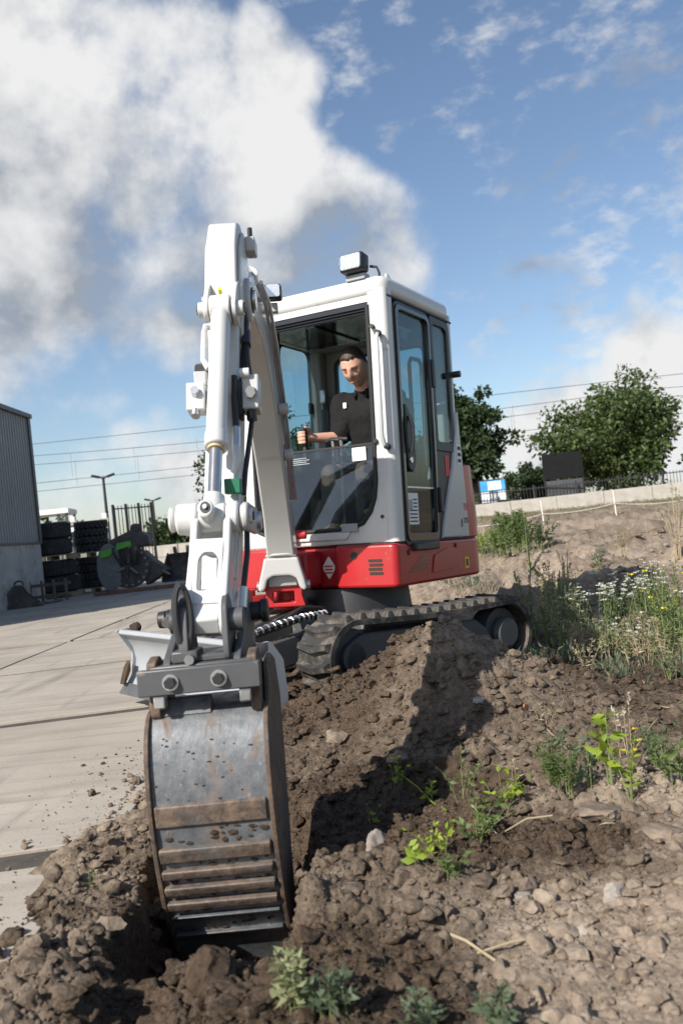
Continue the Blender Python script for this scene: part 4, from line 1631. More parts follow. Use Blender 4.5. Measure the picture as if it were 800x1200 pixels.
ws = P('lower_windscreen', plate([(.372, 1.425), (.370, 1.20), (.356, 1.10), (.325, 1.025), (.272, .962), (.20, .932), (-.44, .922), (-.485, .94), (-.494, 1.0), (-.494, 1.425)], thick=.006, M=Matrix.Translation((0, -.312, .92)) @ Matrix.Rotation(R(-6.5), 4, 'X') @ front(0, 0, -.92)), GLASSW, U)
P('edge_strip', MB().box(-.494, .372, -.262, -.248, 1.4215, 1.434), GASKET, U, ws)
P('paper_sticker', MB().box(.19, .285, -.2705, -.2685, 1.332, 1.412, Matrix.Translation((0, 0, 0))), STICKW, U, ws)
for k in range(4):
    P('etched_line', MB().box(-.31, -.12 - .02 * (k % 2), -.2700, -.2680, 1.345 + .012 * k, 1.3495 + .012 * k), ZINC, U, ws)
# windscreen swung up under the roof
uw = P('raised_windscreen', MB().box(-.46, .34, -.24, .30, 2.205, 2.211), GLASSW, U)
P('pane_frame', plate(rpoly([(-.48, -.26), (.36, -.26), (.36, .33), (-.48, .33)], .04), [rpoly([(-.445, -.215), (.325, -.215), (.325, .285), (-.445, .285)], .04)], .02, 0, Matrix.Translation((0, 0, 2.213))), BLACKG, U, uw)
P('pane_bar', MB().box(-.10, -.04, -.25, .32, 2.194, 2.203), BLACKG, U, uw)
# door
d_out = rpoly([(-.238, .80), (.235, .80), (.262, 1.40), (.262, 2.275), (-.238, 2.275)], [.05, .05, .02, .07, .07])
d_hole = rpoly([(-.196, .875), (.198, .875), (.222, 1.40), (.222, 2.225), (-.196, 2.225)], [.04, .04, .02, .05, .05])
door = P('door', plate(d_out, [d_hole], .035, .005, side(.487)), BLACK, U)
P('pane', plate(d_hole, thick=.005, M=side(.490)), GLASS, U, door)
P('crossbar', MB().box(.478, .500, -.197, .20, 1.150, 1.160), ZINC, U, door)
P('inner_rim', plate(rpoly([(-.222, .83), (.224, .83), (.246, 1.40), (.246, 2.25), (-.222, 2.25)], .05), [d_hole], .012, .002, side(.508)), BLACKG, U, door)
P('handle', plate(rpoly([(-.17, 1.26), (-.10, 1.24), (-.06, 1.34), (-.13, 1.62), (-.185, 1.66)], .03), thick=.03, bevel=.006, M=side(.506)), BLACK, U, door)
P('handle_lever', MB().tube([(.532, -.155, 1.36), (.545, -.15, 1.42), (.545, -.145, 1.52), (.528, -.15, 1.58)], .012, 8), BLACKG, U, door)
P('lock', MB().cyl((.521, -.15, 1.315), (.531, -.15, 1.315), .018, n=14), CHROME, U, door)
P('paper_notice', MB().box(.4935, .4955, -.165, -.03, .93, 1.12), STICKW, U, door)
for k in range(7):
    P('notice_line', MB().box(.4958, .4968, -.15 + (.05 if k > 3 else 0), -.045, .945 + .022 * k, .953 + .022 * k), INK, U, door)
P('notice_line', MB().box(.4958, .4968, -.155, -.11, 1.02, 1.08), PGR, U, door)
P('hinge', MB().box(.495, .530, .235, .275, 1.00, 1.16), BLACK, U, door, bevel=.006)
P('hinge', MB().box(.495, .525, .235, .275, 1.80, 1.98), BLACK, U, door, bevel=.006)
P('grab_bar', MB().tube([(.465, .02, 1.20), (.465, .02, 1.93), (.465, .05, 1.965), (.465, .16, 1.97), (.465, .19, 1.94), (.465, .19, 1.30)], .013, 8), BLACK, U, door)
P('speaker_grille', plate(rpoly([(-.12, 2.07), (-.02, 2.05), (-.02, 2.11), (-.12, 2.13)], .025), thick=.012, M=side(.478)), BLACKG, U, door)
P('door_step', MB().box(.46, .535, -.16, .17, .772, .818), BLACK, U, door, bevel=.008)
# rear quarter window and black quarter panel
q_out = rpoly([(.272, 1.40), (.575, 1.40), (.575, 2.275), (.272, 2.275)], [.01, .02, .07, .02])
q_hole = rpoly([(.312, 1.46), (.530, 1.46), (.530, 2.225), (.312, 2.225)], [.03, .03, .06, .03])
qw = P('quarter_window', plate(q_out, [q_hole], .035, .005, side(.486)), BLACK, U)
P('pane', plate(q_hole, thick=.005, M=side(.489)), GLASS, U, qw)
P('quarter_panel', MB().box(.46, .496, .272, .575, .84, 1.398), BLACK, U, qw)
P('red_label', MB().box(.4965, .4985, .40, .465, 1.24, 1.375), STICKR, U, qw)
P('grab_rail', MB().tube([(.470, .34, 1.50), (.470, .36, 1.70), (.470, .52, 1.74)], .010, 8), STICKW, U, qw)
fair = [(.276, .836), (.335, 1.0), (.49, 1.30), (.575, 1.55), (.60, 1.68), (.632, 1.68), (.648, 1.50), (.680, 1.22), (.705, .95), (.710, .836)]
P('side_fairing', plate(fair, thick=.05, bevel=.012, M=side(.487)), WHITE2, U, cab)
P('fairing_sticker', MB().box(.5125, .5140, .565, .635, 1.32, 1.46), STICKW, U, cab)
for k in range(3):
    P('sticker_print', MB().box(.5142, .5152, .575, .625, 1.335 + .042 * k, 1.358 + .042 * k), INK, U, cab)
P('side_lamp', MB().cyl((.50, .60, 1.93), (.555, .605, 1.93), .022, n=14), BLACK, U, cab)
Mt = U @ Matrix(((0, 0, 1, .5135), (0, 1, 0, .66), (1, 0, 0, 0), (0, 0, 0, 1)))
tm = lambda s, size, z: text_mesh(s, size, Matrix(((0, 0, 1, .5130), (1, 0, 0, .655), (0, 1, 0, z), (0, 0, 0, 1))), .0008)
P('model_letters', tm('TB', .066, 1.035), STICKR, U, cab)
P('model_letters', tm('225', .050, .945), INK, U, cab)
P('fairing_vent', plate(rpoly([(-.012, -.03), (.012, -.02), (.012, .03), (-.012, .02)], .005), thick=.003, M=side(.5132, .585, .93)), BLACKG, U, cab)
# machine-right side
r_out = rpoly([(-.232, 1.33), (.56, 1.33), (.56, 2.28), (-.232, 2.28)], .04)
h1 = rpoly([(-.19, 1.375), (.10, 1.375), (.10, 2.235), (-.19, 2.235)], .05)
h2 = rpoly([(.13, 1.375), (.515, 1.375), (.515, 2.235), (.13, 2.235)], .07)
rw = P('right_window', plate(r_out, [h1, h2], .035, .004, side(-.585)), BLACK, U)
P('pane', plate(h1, thick=.005, M=side(-.588)), GLASS, U, rw)
P('pane', plate(h2, thick=.005, M=side(-.582)), GLASS, U, rw)
P('window_latch', MB().box(-.565, -.545, .44, .50, 1.78, 1.86), BLACK, U, rw, bevel=.005)
P('right_panel', MB().box(-.60, -.565, -.232, .562, .84, 1.328), WHITE, U, cab)
P('right_lining', MB().box(-.562, -.535, -.225, .55, .86, 1.325), INNER, U, cab)
P('tank_cover', MB().box(-.665, -.606, -.30, .70, .832, 1.12), WHITE, U, bevel=.03)
# rear wall and window
b_out = [(-.50, .84), (.41, .84), (.41, 2.30), (-.50, 2.30)]
b_hole = rpoly([(-.40, 1.42), (.31, 1.42), (.31, 2.16), (-.40, 2.16)], .06)
rwall = P('rear_wall', plate(b_out, [b_hole], .05, .004, front(.600)), INNERG, U, cab)
P('rear_pane', plate(b_hole, thick=.005, M=front(.600)), GLASS, U, cab)
P('rear_gasket', MB().tube([(a, .572, b) for a, b in b_hole] + [(b_hole[0][0], .572, b_hole[0][1])], .012, 6), GASKET, U, cab)
P('cab_floor', MB().box(-.56, .47, -.27, .57, .835, .868), INNER, U, cab)
P('wall_bracket', MB().box(-.47, -.40, .45, .50, 1.62, 1.80), BLACK, U, cab, bevel=.01)
P('wall_bracket', MB().box(-.46, -.415, .43, .449, 1.84, 1.94), ZINC, U, cab, bevel=.01)
# roof lamp
lampb = P('roof_lamp', plate(rpoly([(-.078, -.056), (.078, -.056), (.078, .056), (-.078, .056)], .020), thick=.09, bevel=.014, M=front(-.335, .315, 2.495) @ Matrix.Rotation(R(-6), 4, 'X')), BLACK, U, ang=50)
P('lens', plate(rpoly([(-.068, -.046), (.068, -.046), (.068, .046), (-.068, .046)], .016), thick=.012, bevel=.003, M=front(-.381, .315, 2.500) @ Matrix.Rotation(R(-6), 4, 'X')), LENS, U, lampb)
P('lens_glass', plate(rpoly([(-.070, -.048), (.070, -.048), (.070, .048), (-.070, .048)], .016), thick=.004, M=front(-.3905, .315, 2.501) @ Matrix.Rotation(R(-6), 4, 'X')), GLASSC, U, lampb)
P('bracket', MB().box(.25, .38, -.335, -.27, 2.40, 2.435), MGREY, U, lampb, bevel=.004)
P('cable', MB().tube([(.39, -.28, 2.48), (.43, -.27, 2.47), (.45, -.28, 2.43), (.452, -.285, 2.40)], .008, 6), GASKET, U, lampb)
P('roof_hook', plate(rpoly([(-.10, 0), (.10, 0), (.07, .03), (-.04, .05), (-.085, .075), (-.10, .07)], .01), thick=.012, M=side(.40, .0, 2.405)), STICKW, U, cab)
P('pillar_knob', MB().cyl((.412, -.325, 2.105), (.412, -.352, 2.105), .014, n=12), BLACK, U, cab)
P('pillar_knob', MB().cyl((.392, -.325, 1.43), (.392, -.345, 1.43), .013, n=12), BLACK, U, cab)
hr = P('handrail', MB().tube([(.462, -.325, 2.045), (.462, -.372, 2.045), (.462, -.385, 2.02), (.462, -.385, 1.45), (.468, -.370, 1.40), (.475, -.33, 1.385)], .013, 10), WHITE2, U, cab)
P('handrail_end', MB().cyl((.462, -.352, 2.052), (.462, -.378, 2.052), .020, n=12), BLACK, U, cab)
P('handrail_end', MB().cyl((.474, -.333, 1.385), (.470, -.356, 1.392), .019, n=12), BLACK, U, cab)
# mirror on the machine's right
mi = P('mirror', plate(rpoly([(-.055, -.11), (.055, -.10), (.055, .10), (-.055, .11)], .03), thick=.05, bevel=.012, M=front(-.43, -.80, 1.95)), BLACK, U)
P('mirror_glass', plate(rpoly([(-.045, -.095), (.045, -.09), (.045, .09), (-.045, .095)], .025), thick=.004, M=front(-.402, -.80, 1.95)), CHROME, U, mi)
P('mirror_arm', MB().tube([(-.595, -.31, 1.80), (-.70, -.38, 1.78), (-.79, -.43, 1.81), (-.80, -.43, 1.86)], .012, 8), BLACK, U, mi)

# ---- inside the cab
seat = P('seat_cushion', plate(rpoly([(-.20, -.02), (.26, -.02), (.26, .44), (-.20, .44)], .06), thick=.12, bevel=.03, M=Matrix.Translation((0, 0, 1.19))), SEATM, U)
P('backrest', plate(rpoly([(-.19, .0), (.25, .0), (.21, .60), (-.15, .60)], [.05, .05, .1, .1]), thick=.10, bevel=.03, M=Matrix.Translation((0, .44, 1.24)) @ Matrix.Rotation(R(-12), 4, 'X') @ front(0)), SEATM, U, seat)
P('headrest', plate(rpoly([(-.08, 0), (.14, 0), (.12, .16), (-.06, .16)], .05), thick=.08, bevel=.025, M=Matrix.Translation((0, .545, 1.86)) @ front(0)), SEATM, U, seat)
P('seat_base', MB().box(-.15, .21, .05, .40, .868, 1.13), BLACK, U, seat, bevel=.02)
for s, x in ((-1, -.30), (1, .345)):
    cs = P('control_console', plate(rpoly([(-.18, 1.28), (.40, 1.30), (.40, 1.40), (-.16, 1.40)], .03), thick=.12, bevel=.02, M=side(x)), BLACK, U)
    P('console_foot', MB().box(x - .05, x + .05, .05, .35, .868, 1.28), BLACK, U, cs, bevel=.02)
JOYR, JOYL = Vector((-.255, -.10, 1.40)), Vector((.33, -.10, 1.40))
for j in (JOYR, JOYL):
    js = P('joystick', MB().cyl(j, j + Vector((0, 0, .10)), .024, .014, 14), GASKET, U)
    P('grip', MB().tube([j + Vector((0, 0, .08)), j + Vector((0, -.004, .13)), j + Vector((0, -.010, .18)), j + Vector((0, -.016, .205))], .02, 12, radii=[.016, .021, .022, .016]), BLACK, U, js)
for k, (x, xt) in enumerate(((-.02, .000), (.035, .060))):
    lv = P('travel_lever', MB().tube([(x, -.13, .87), (x + .004, -.15, 1.15), (xt, -.17, 1.44), (xt, -.175, 1.485)], .0115, 10), CHROME, U)
    P('tee_grip', MB().tube([(xt - .05, -.165, 1.482), (xt - .01, -.175, 1.492), (xt + .05, -.175, 1.484)], .014, 10), BLACK, U, lv)
    P('collar', MB().cyl((xt - .002, -.168, 1.38), (xt - .001, -.169, 1.40), .0145, n=12), ZINC, U, lv)
P('pedal', MB().box(.10, .17, -.20, -.09, .90, .915), BLACK, U, bevel=.004)
P('safety_strap', MB().tube([(.03, -.18, .95), (.07, -.19, .91), (.10, -.19, .945)], .012, 6), YEL, U)
P('safety_strap', MB().tube([(-.02, -.19, .94), (.00, -.2, .90), (.02, -.2, .91)], .010, 6), YEL, U)
P('dash_console', plate(rpoly([(.15, .87), (.37, .87), (.37, 1.24), (.33, 1.24), (.24, 1.08)], .03), thick=.16, bevel=.02, M=front(-.16)), BLACK, U)
P('lock_lever', MB().tube([(.24, -.245, .93), (.25, -.25, 1.0), (.29, -.25, 1.03), (.31, -.25, 1.09)], .014, 8), BLACK, U)
P('lever_tag', MB().prism([(.235, 1.035), (.315, 1.045), (.30, .985), (.275, .96), (.265, .99)], -.262, -.252, lambda a, b, c: (a, c, b)), YEL, U)
P('bottle_pouch', MB().prism([(.18, 1.16), (.285, 1.17), (.27, 1.06), (.22, 1.06)], -.275, -.262, lambda a, b, c: (a, c, b)), GLASSC, U)
P('monitor', plate(rpoly([(-.07, -.05), (.07, -.05), (.07, .05), (-.07, .05)], .015), thick=.03, bevel=.006, M=Matrix.Translation((-.44, -.15, 1.46)) @ Matrix.Rotation(R(180), 4, 'Z') @ front(0)), BLACK, U)

# ---- swing post (red casting under the boom foot)
spost = P('swing_post', plate(rpoly([(-.125, .49), (.125, .49), (.105, .56), (.118, .655), (.080, .665), (.062, .612), (-.062, .612), (-.080, .665), (-.118, .655), (-.105, .56)], .012),
                              [rpoly([(-.062, .515), (.062, .515), (.062, .580), (-.062, .580)], .008)], .05, .006, front(-.03)), RED2, K)
P('swing_web', MB().box(-.085, .085, .00, .30, .485, .52), RED2, K, spost, bevel=.008)
P('swing_web', MB().box(-.085, .085, .00, .30, .60, .63), RED2, K, spost, bevel=.008)
P('swing_core', MB().cyl((0, .16, .46), (0, .16, .74), .085, n=28), RED2, K, spost, bevel=.006)
P('swing_lug', MB().prism(rpoly([(-.10, -.05), (-.20, -.10), (-.235, -.06), (-.21, .0), (-.08, .10)], .03), .500, .565, lambda a, b, c: (a, b, c)), RED2, K, spost, bevel=.005)
P('swing_boss', MB().cyl((-.215, -.055, .485), (-.215, -.055, .605), .050, n=24), RED2, K, spost, bevel=.005)
P('mount_block', MB().box(-.25, -.055, -.47, -.285, .585, .80), RED2, U, spost, bevel=.02)

# ---- boom
cl = [(0, .62, .075), (.03, .80, .10), (.14, 1.06, .125), (.42, 1.40, .14), (.62, 1.59, .142), (.86, 1.78, .134), (1.15, 1.91, .115), (1.50, 1.91, .09), (1.74, 1.83, .075)]
up, dn = [], []
for i, (s, z, h) in enumerate(cl):
    a, b = cl[max(0, i - 1)], cl[min(len(cl) - 1, i + 1)]
    t = Vector((b[0] - a[0], b[1] - a[1])).normalized()
    nx, nz = -t.y, t.x
    up.append((s + nx * h, z + nz * h))
    dn.append((s - nx * h, z - nz * h))
vs, fs = [], []
m = len(cl)
for i in range(m):
    w = (.088, .082, .076, .074, .074, .072, .070, .068, .066)[i]
    for (s, z), ww in ((up[i], w), (dn[i], w)):
        vs += [kp(-ww, s, z), kp(ww, s, z)]
for i in range(m - 1):
    o, q = i * 4, (i + 1) * 4
    fs += [(o, o + 1, q + 1, q), (o + 3, o + 2, q + 2, q + 3), (o + 1, o + 3, q + 3, q + 1), (o + 2, o, q, q + 2)]
fs += [(0, 2, 3, 1), ((m - 1) * 4, (m - 1) * 4 + 1, (m - 1) * 4 + 3, (m - 1) * 4 + 2)]
boom = P('boom', MB().add(vs, fs), BOOMG, K, bevel=.010, seg=2)
# flared foot: two cheeks joined by an arch
arch = rpoly([(-.098, .78), (.098, .78), (.112, .72), (.128, .66), (.140, .60), (.128, .585), (.100, .60), (.085, .655), (.05, .675), (-.05, .675), (-.085, .655), (-.100, .60), (-.128, .585), (-.140, .60), (-.128, .66), (-.112, .72)], .014)
P('boom_foot', plate(arch, thick=.16, bevel=.012, M=front(-.055)), BOOMG, K, boom)
P('weld_bead', MB().tube([(-.085, -.125, .79), (-.04, -.142, .797), (.04, -.142, .797), (.085, -.125, .79)], .007, 6), BOOMG, K, boom)
P('foot_pin', MB().cyl((-.155, -.02, .612), (.155, -.02, .612), .03, n=20), ZINC, K, boom)
P('boom_knob', MB().cyl((.096, -.145, .905), (.155, -.150, .905), .026, n=20), RED2, K, boom, bevel=.005, label='red round cap beside the boom foot')
P('head_boss', MB().cyl(kp(-.085, 1.74, 1.82), kp(.085, 1.74, 1.82), .085, n=28), BOOMG, K, boom, bevel=.006)
P('head_pin', MB().cyl(kp(-.104, 1.74, 1.82), kp(.104, 1.74, 1.82), .038, n=22), ZINC, K, boom)
bl2 = P('boom_lamp', plate(rpoly([(-.040, -.036), (.040, -.036), (.040, .036), (-.040, .036)], .015), thick=.07, bevel=.012, M=front(-1.05, .115, 2.045)), BLACK, K)
P('lens', plate(rpoly([(-.033, -.029), (.033, -.029), (.033, .029), (-.033, .029)], .012), thick=.008, M=front(-1.089, .115, 2.045)), LENS, K, bl2)
P('bracket', MB().box(.05, .13, -1.03, -.99, 1.96, 2.005), BOOMG, K, bl2, bevel=.004)
for z, s in ((1.56, .62), (1.34, .42)):
    P('pipe_clamp', MB().cyl(kp(.075, s, z), kp(.125, s, z), .03, n=16), BOOMG, K, boom, bevel=.004)
for dx in (.086, .104):
    P('steel_pipe', MB().tube([kp(dx, s + .01, z + .05) for s, z, h in cl[2:8]], .0085, 8), ZINC, K, boom)
# arm cylinder on top of the boom, boom cylinder behind it
acy = P('arm_cylinder', MB().cyl(kp(0, .32, 1.66), kp(0, 1.10, 2.13), .05, n=24), BOOMG, K)
P('rod', MB().cyl(kp(0, 1.10, 2.13), kp(0, 1.62, 2.06), .024, n=18), CHROME, K, acy)
bcy = P('boom_cylinder', MB().cyl(kp(0, -.28, .82), kp(0, -.06, 1.32), .052, n=24), BOOMG, K)
P('rod', MB().cyl(kp(0, -.06, 1.32), kp(0, .20, 1.50), .025, n=18), CHROME, K, bcy)

# arm and linkage are slimmer than the boom
KA = K @ Matrix.Diagonal((.84, 1, 1, 1))
# ---- arm
ap = [(1.60, 2.02), (1.64, 2.10), (1.73, 2.13), (1.83, 2.10), (1.905, 2.00), (1.93, 1.86), (1.945, 1.70), (2.00, 1.52), (2.18, 1.14), (2.375, .72), (2.395, .65), (2.37, .59), (2.32, .575), (2.27, .60),
      (2.05, 1.02), (1.84, 1.44), (1.70, 1.66), (1.62, 1.74), (1.595, 1.84), (1.63, 1.93)]
arm = P('arm', sz(rpoly(ap, .03, 4), -.066, .066), WHITE, KA, bevel=.008)
for x in (-.0665, .0665):
    s_ = 1 if x > 0 else -1
    P('side_cheek', sz(rpoly([(1.64, 2.03), (1.74, 2.10), (1.86, 2.0), (1.93, 1.78), (1.90, 1.62), (1.80, 1.60), (1.66, 1.74), (1.62, 1.86)], .04), min(x, x + s_ * .014), max(x, x + s_ * .014)), WHITE, KA, arm, bevel=.004)
P('arm_boss', MB().cyl(kp(-.105, 1.74, 1.82), kp(.105, 1.74, 1.82), .072, n=28), WHITE, KA, arm, bevel=.005)
P('cylinder_pin', MB().cyl(kp(-.11, 1.64, 2.05), kp(.115, 1.64, 2.05), .028, n=18), ZINC, KA, arm)
P('pin_bracket', MB().box(.078, .125, -1.70, -1.60, 2.03, 2.09), BOOMG, KA, arm, bevel=.006)
P('grease_tube', MB().cyl(kp(.10, 1.66, 2.09), kp(.10, 1.66, 2.135), .012, n=10), BLACK, KA, arm)
for s_ in (-1, 1):
    P('cylinder_lug', sz(rpoly([(1.90, 1.86), (1.98, 1.80), (2.03, 1.735), (2.02, 1.69), (1.97, 1.675), (1.90, 1.66)], .025), s_ * .060 - .011, s_ * .060 + .011), WHITE, KA, arm, bevel=.004)
P('lug_pin', MB().cyl(kp(-.098, 1.985, 1.726), kp(.10, 1.985, 1.726), .028, n=20), WHITE, KA, arm, bevel=.004)
P('grease_nipple', MB().cyl(kp(-.005, 1.95, 1.795), kp(-.005, 1.968, 1.806), .008, n=8), YEL, KA, arm)
P('tip_boss', MB().cyl(kp(-.105, 2.33, .65), kp(.105, 2.33, .65), .066, n=28), WHITE, KA, arm, bevel=.006)

# bucket cylinder
c0, c1 = kp(0, 1.985, 1.726), kp(0, 2.386, .957)
ax = (c1 - c0).normalized()
bk = P('bucket_cylinder', MB().cyl(c0 + ax * .03, c0 + ax * .575, .0425, n=32), WHITE, KA, bevel=.006)
P('eye', MB().cyl(c0 + Vector((-.045, 0, 0)), c0 + Vector((.045, 0, 0)), .05, n=24), WHITE, KA, bk, bevel=.005)
P('gland', MB().cyl(c0 + ax * .55, c0 + ax * .605, .047, n=32), WHITE, KA, bk, bevel=.006)
P('wiper_seal', MB().cyl(c0 + ax * .605, c0 + ax * .615, .034, n=24), mat('seal_tan', (.5, .4, .25), .6), KA, bk)
P('rod', MB().cyl(c0 + ax * .60, c1, .0255, n=28), CHROME, KA, bk)
P('rod_eye', MB().cyl(c1 + Vector((-.05, 0, 0)), c1 + Vector((.05, 0, 0)), .046, n=24), WHITE, KA, bk, bevel=.005)
P('rod_boss', MB().cyl(c1 - ax * .075, c1, .040, .046, 24), WHITE, KA, bk)
P('grease_fitting', MB().cyl(c1 + Vector((-.012, -.03, .01)), c1 + Vector((-.012, -.085, .03)), .030, n=18), WHITE, KA, bk, bevel=.006)
P('fitting_core', MB().cyl(c1 + Vector((-.012, -.084, .03)), c1 + Vector((-.012, -.0875, .0312)), .019, n=16), BLACKM, KA, bk)
P('fitting_tip', MB().cyl(c1 + Vector((-.012, -.086, .031)), c1 + Vector((-.012, -.094, .034)), .008, n=10), ZINC, KA, bk)
# steel pipes, hoses and valve blocks beside it
side_v = Vector((1, 0, 0))


def along(t, x, off=0.0):
    """point beside the cylinder: t metres down from the top pin, x sideways, off ahead of it"""
    nrm = Vector((0, -ax.z, ax.y))
    if nrm.y > 0:
        nrm = -nrm
    return c0 + ax * t + side_v * x + nrm * off


P('oil_pipe', MB().tube([along(.08, -.040, .0), along(.09, -.062, .01), along(.12, -.066, .01), along(.24, -.064, .01), along(.27, -.045, 0)], .013, 10), WHITE, KA, bk)
vb = P('valve_block', MB().box(-.038, .038, -.035, .035, -.050, .050, Matrix.Translation(along(.39, -.088, -.015)) @ Matrix.Rotation(R(-12), 4, 'X')), WHITE, KA, bevel=.006)
P('bolt', MB().cyl(along(.39, -.088, .015), along(.39, -.088, .040), .018, n=6), ZINC, KA, vb)
P('plug', MB().cyl(along(.435, -.090, -.010), along(.465, -.090, -.010), .018, n=12), ZINC, KA, vb)
P('bracket', MB().box(-.025, .025, -.02, .02, -.02, .03, Matrix.Translation(along(.315, -.075, -.01))), WHITE2, KA, vb, bevel=.003)
vb2 = P('valve_block', MB().box(-.034, .038, -.04, .04, -.065, .065, Matrix.Translation(kp(.115, 2.02, 1.40)) @ Matrix.Rotation(R(-12), 4, 'X')), BOOMG, KA, bevel=.006)
P('bolt', MB().cyl(kp(.12, 2.055, 1.405), kp(.12, 2.09, 1.40), .022, n=6), ZINC, KA, vb2)
P('plug', MB().cyl(kp(.118, 2.05, 1.335), kp(.118, 2.055, 1.305), .022, n=12), BLACK, KA, vb2)
P('spool', MB().box(.06, .08, -2.07, -2.0, 1.31, 1.45), BLACK, KA, vb2, bevel=.006)
P('cap', MB().cyl(kp(.075, 2.05, 1.475), kp(.115, 2.05, 1.475), .018, n=12), WHITE, KA, vb2)
hs = [([kp(.085, 1.86, 1.66), kp(.092, 1.92, 1.60), kp(.10, 1.97, 1.53), kp(.112, 2.0, 1.46)], .013), ([kp(.055, 2.07, 1.46), kp(.055, 2.10, 1.38), kp(.060, 2.12, 1.30), kp(.062, 2.15, 1.22)], .014),
      ([kp(.070, 1.80, 1.78), kp(.088, 1.86, 1.70), kp(.080, 1.92, 1.58), kp(.074, 2.00, 1.44), kp(.072, 2.08, 1.32)], .013), ([kp(.11, 1.98, 1.33), kp(.10, 2.03, 1.24), kp(.085, 2.10, 1.12), kp(.08, 2.14, 1.04)], .011)]
for pts, r_ in hs:
    P('hose', MB().tube(pts, r_, 10), HOSE, KA)
P('hose_sleeve', MB().cyl(kp(.085, 1.86, 1.665), kp(.092, 1.925, 1.60), .021, n=12), BLACK, KA)
P('hose_fitting', MB().cyl(kp(.062, 2.13, 1.27), kp(.062, 2.165, 1.18), .018, n=12), ZINC, KA)
P('pipe_elbow', MB().tube([kp(.062, 2.16, 1.20), kp(.066, 2.175, 1.16), kp(.060, 2.18, 1.125), kp(.050, 2.18, 1.11)], .019, 10), WHITE, KA)
for x in (.045, .070):
    P('arm_pipe', MB().tube([kp(x, 2.17, 1.13), kp(x, 2.20, 1.06), kp(x, 2.30, .86), kp(x * .9, 2.36, .76)], .009, 8), WHITE, KA, arm)
P('pipe_clamp', MB().box(.028, .092, -2.29, -2.24, 1.035, 1.085), GREENP, KA, arm, bevel=.004, label='small green pipe clamp on the arm')

# ---- bucket linkage
def bar(name, a, b, w, x0, x1, m, parent=EX, bevel=.006):
    """rounded strap between two pins in the boom plane"""
    a, b = Vector(a), Vector(b)
    t = (b - a).normalized()
    nn = Vector((-t.y, t.x))
    poly = []
    for k in range(9):
        q = PI / 2 + PI * k / 8
        poly.append(tuple(a + t * (w * math.cos(q)) + nn * (w * math.sin(q))))
    for k in range(9):
        q = -PI / 2 + PI * k / 8
        poly.append(tuple(b + t * (w * math.cos(q)) + nn * (w * math.sin(q))))
    return P(name, sz(poly, x0, x1), m, KA, parent, bevel=bevel)


LP, BP, TP = (2.386, .957), (2.33, .65), (2.585, .655)
hl = P('bucket_link', MB().cyl(kp(-.135, *LP), kp(-.052, *LP), .050, n=28), WHITE, KA, bevel=.008)
P('link_boss', MB().cyl(kp(.052, *LP), kp(.100, *LP), .050, n=28), WHITE, KA, hl, bevel=.008)
P('link_boss', MB().cyl(kp(-.162, *LP), kp(-.136, *LP), .043, .034, n=28), WHITE, KA, hl, bevel=.008)
P('link_nut', MB().cyl(kp(.101, *LP), kp(.122, *LP), .038, n=24), WHITE, KA, hl, bevel=.004)
P('link_nut', MB().cyl(kp(.123, *LP), kp(.148, *LP), .026, n=6), WHITE, KA, hl, bevel=.004)
for s_ in (-1, 1):
    P('link_leg', sz(rpoly([(2.345, .955), (2.435, .965), (2.49, .86), (2.625, .69), (2.63, .63), (2.58, .60), (2.53, .63), (2.42, .80)], .03), s_ * .060 - .014, s_ * .060 + .014), WHITE, KA, hl, bevel=.006)
_wd = Vector((2.615 - 2.44, .66 - .905)).normalized()
_wm = Matrix(((1, 0, 0, 0), (0, -_wd.x, -_wd.y, -2.455), (0, _wd.y, -_wd.x, .905), (0, 0, 0, 1)))
_arch = rpoly([(-.034, .205), (.034, .205), (.036, .095), (.020, .070), (-.020, .070), (-.036, .095)], .012)
P('link_web', plate([(-.050, .02), (.050, .02), (.050, .25), (-.050, .25)], [_arch], .016, .003, _wm), WHITE, KA, hl)
P('link_web', sz([(2.535, .745), (2.59, .72), (2.63, .66), (2.60, .615), (2.55, .63)], -.048, .048), WHITE, KA, hl, bevel=.006)
P('link_pin', MB().cyl(kp(-.125, *TP), kp(.125, *TP), .034, n=22), DGREY, KA, hl)
for s_ in (-1, 1):
    bar('rocker_link', LP, (2.165, .945), .045, s_ * .122 - .012 if s_ > 0 else -.134, s_ * .122 + .012 if s_ > 0 else -.110, BOOMG)
P('rocker_pin', MB().cyl(kp(-.15, 2.165, .945), kp(.15, 2.165, .945), .032, n=20), ZINC, KA)
P('linkage_hose', MB().tube([kp(.10, 2.22, .98), kp(.112, 2.34, .84), kp(.105, 2.42, .74), kp(.10, 2.45, .68)], .011, 8), HOSE, KA)
P('linkage_fitting', MB().cyl(kp(.104, 2.425, .735), kp(.100, 2.45, .675), .018, n=10), ZINC, KA)

# the hitch and bucket hang a little askew on worn pins
_pv = kp(0, 2.36, .65)
KB = K @ Matrix.Translation(_pv) @ Matrix.Rotation(R(-2.4), 4, 'Y') @ Matrix.Translation(-_pv - Vector((.014, 0, 0)))
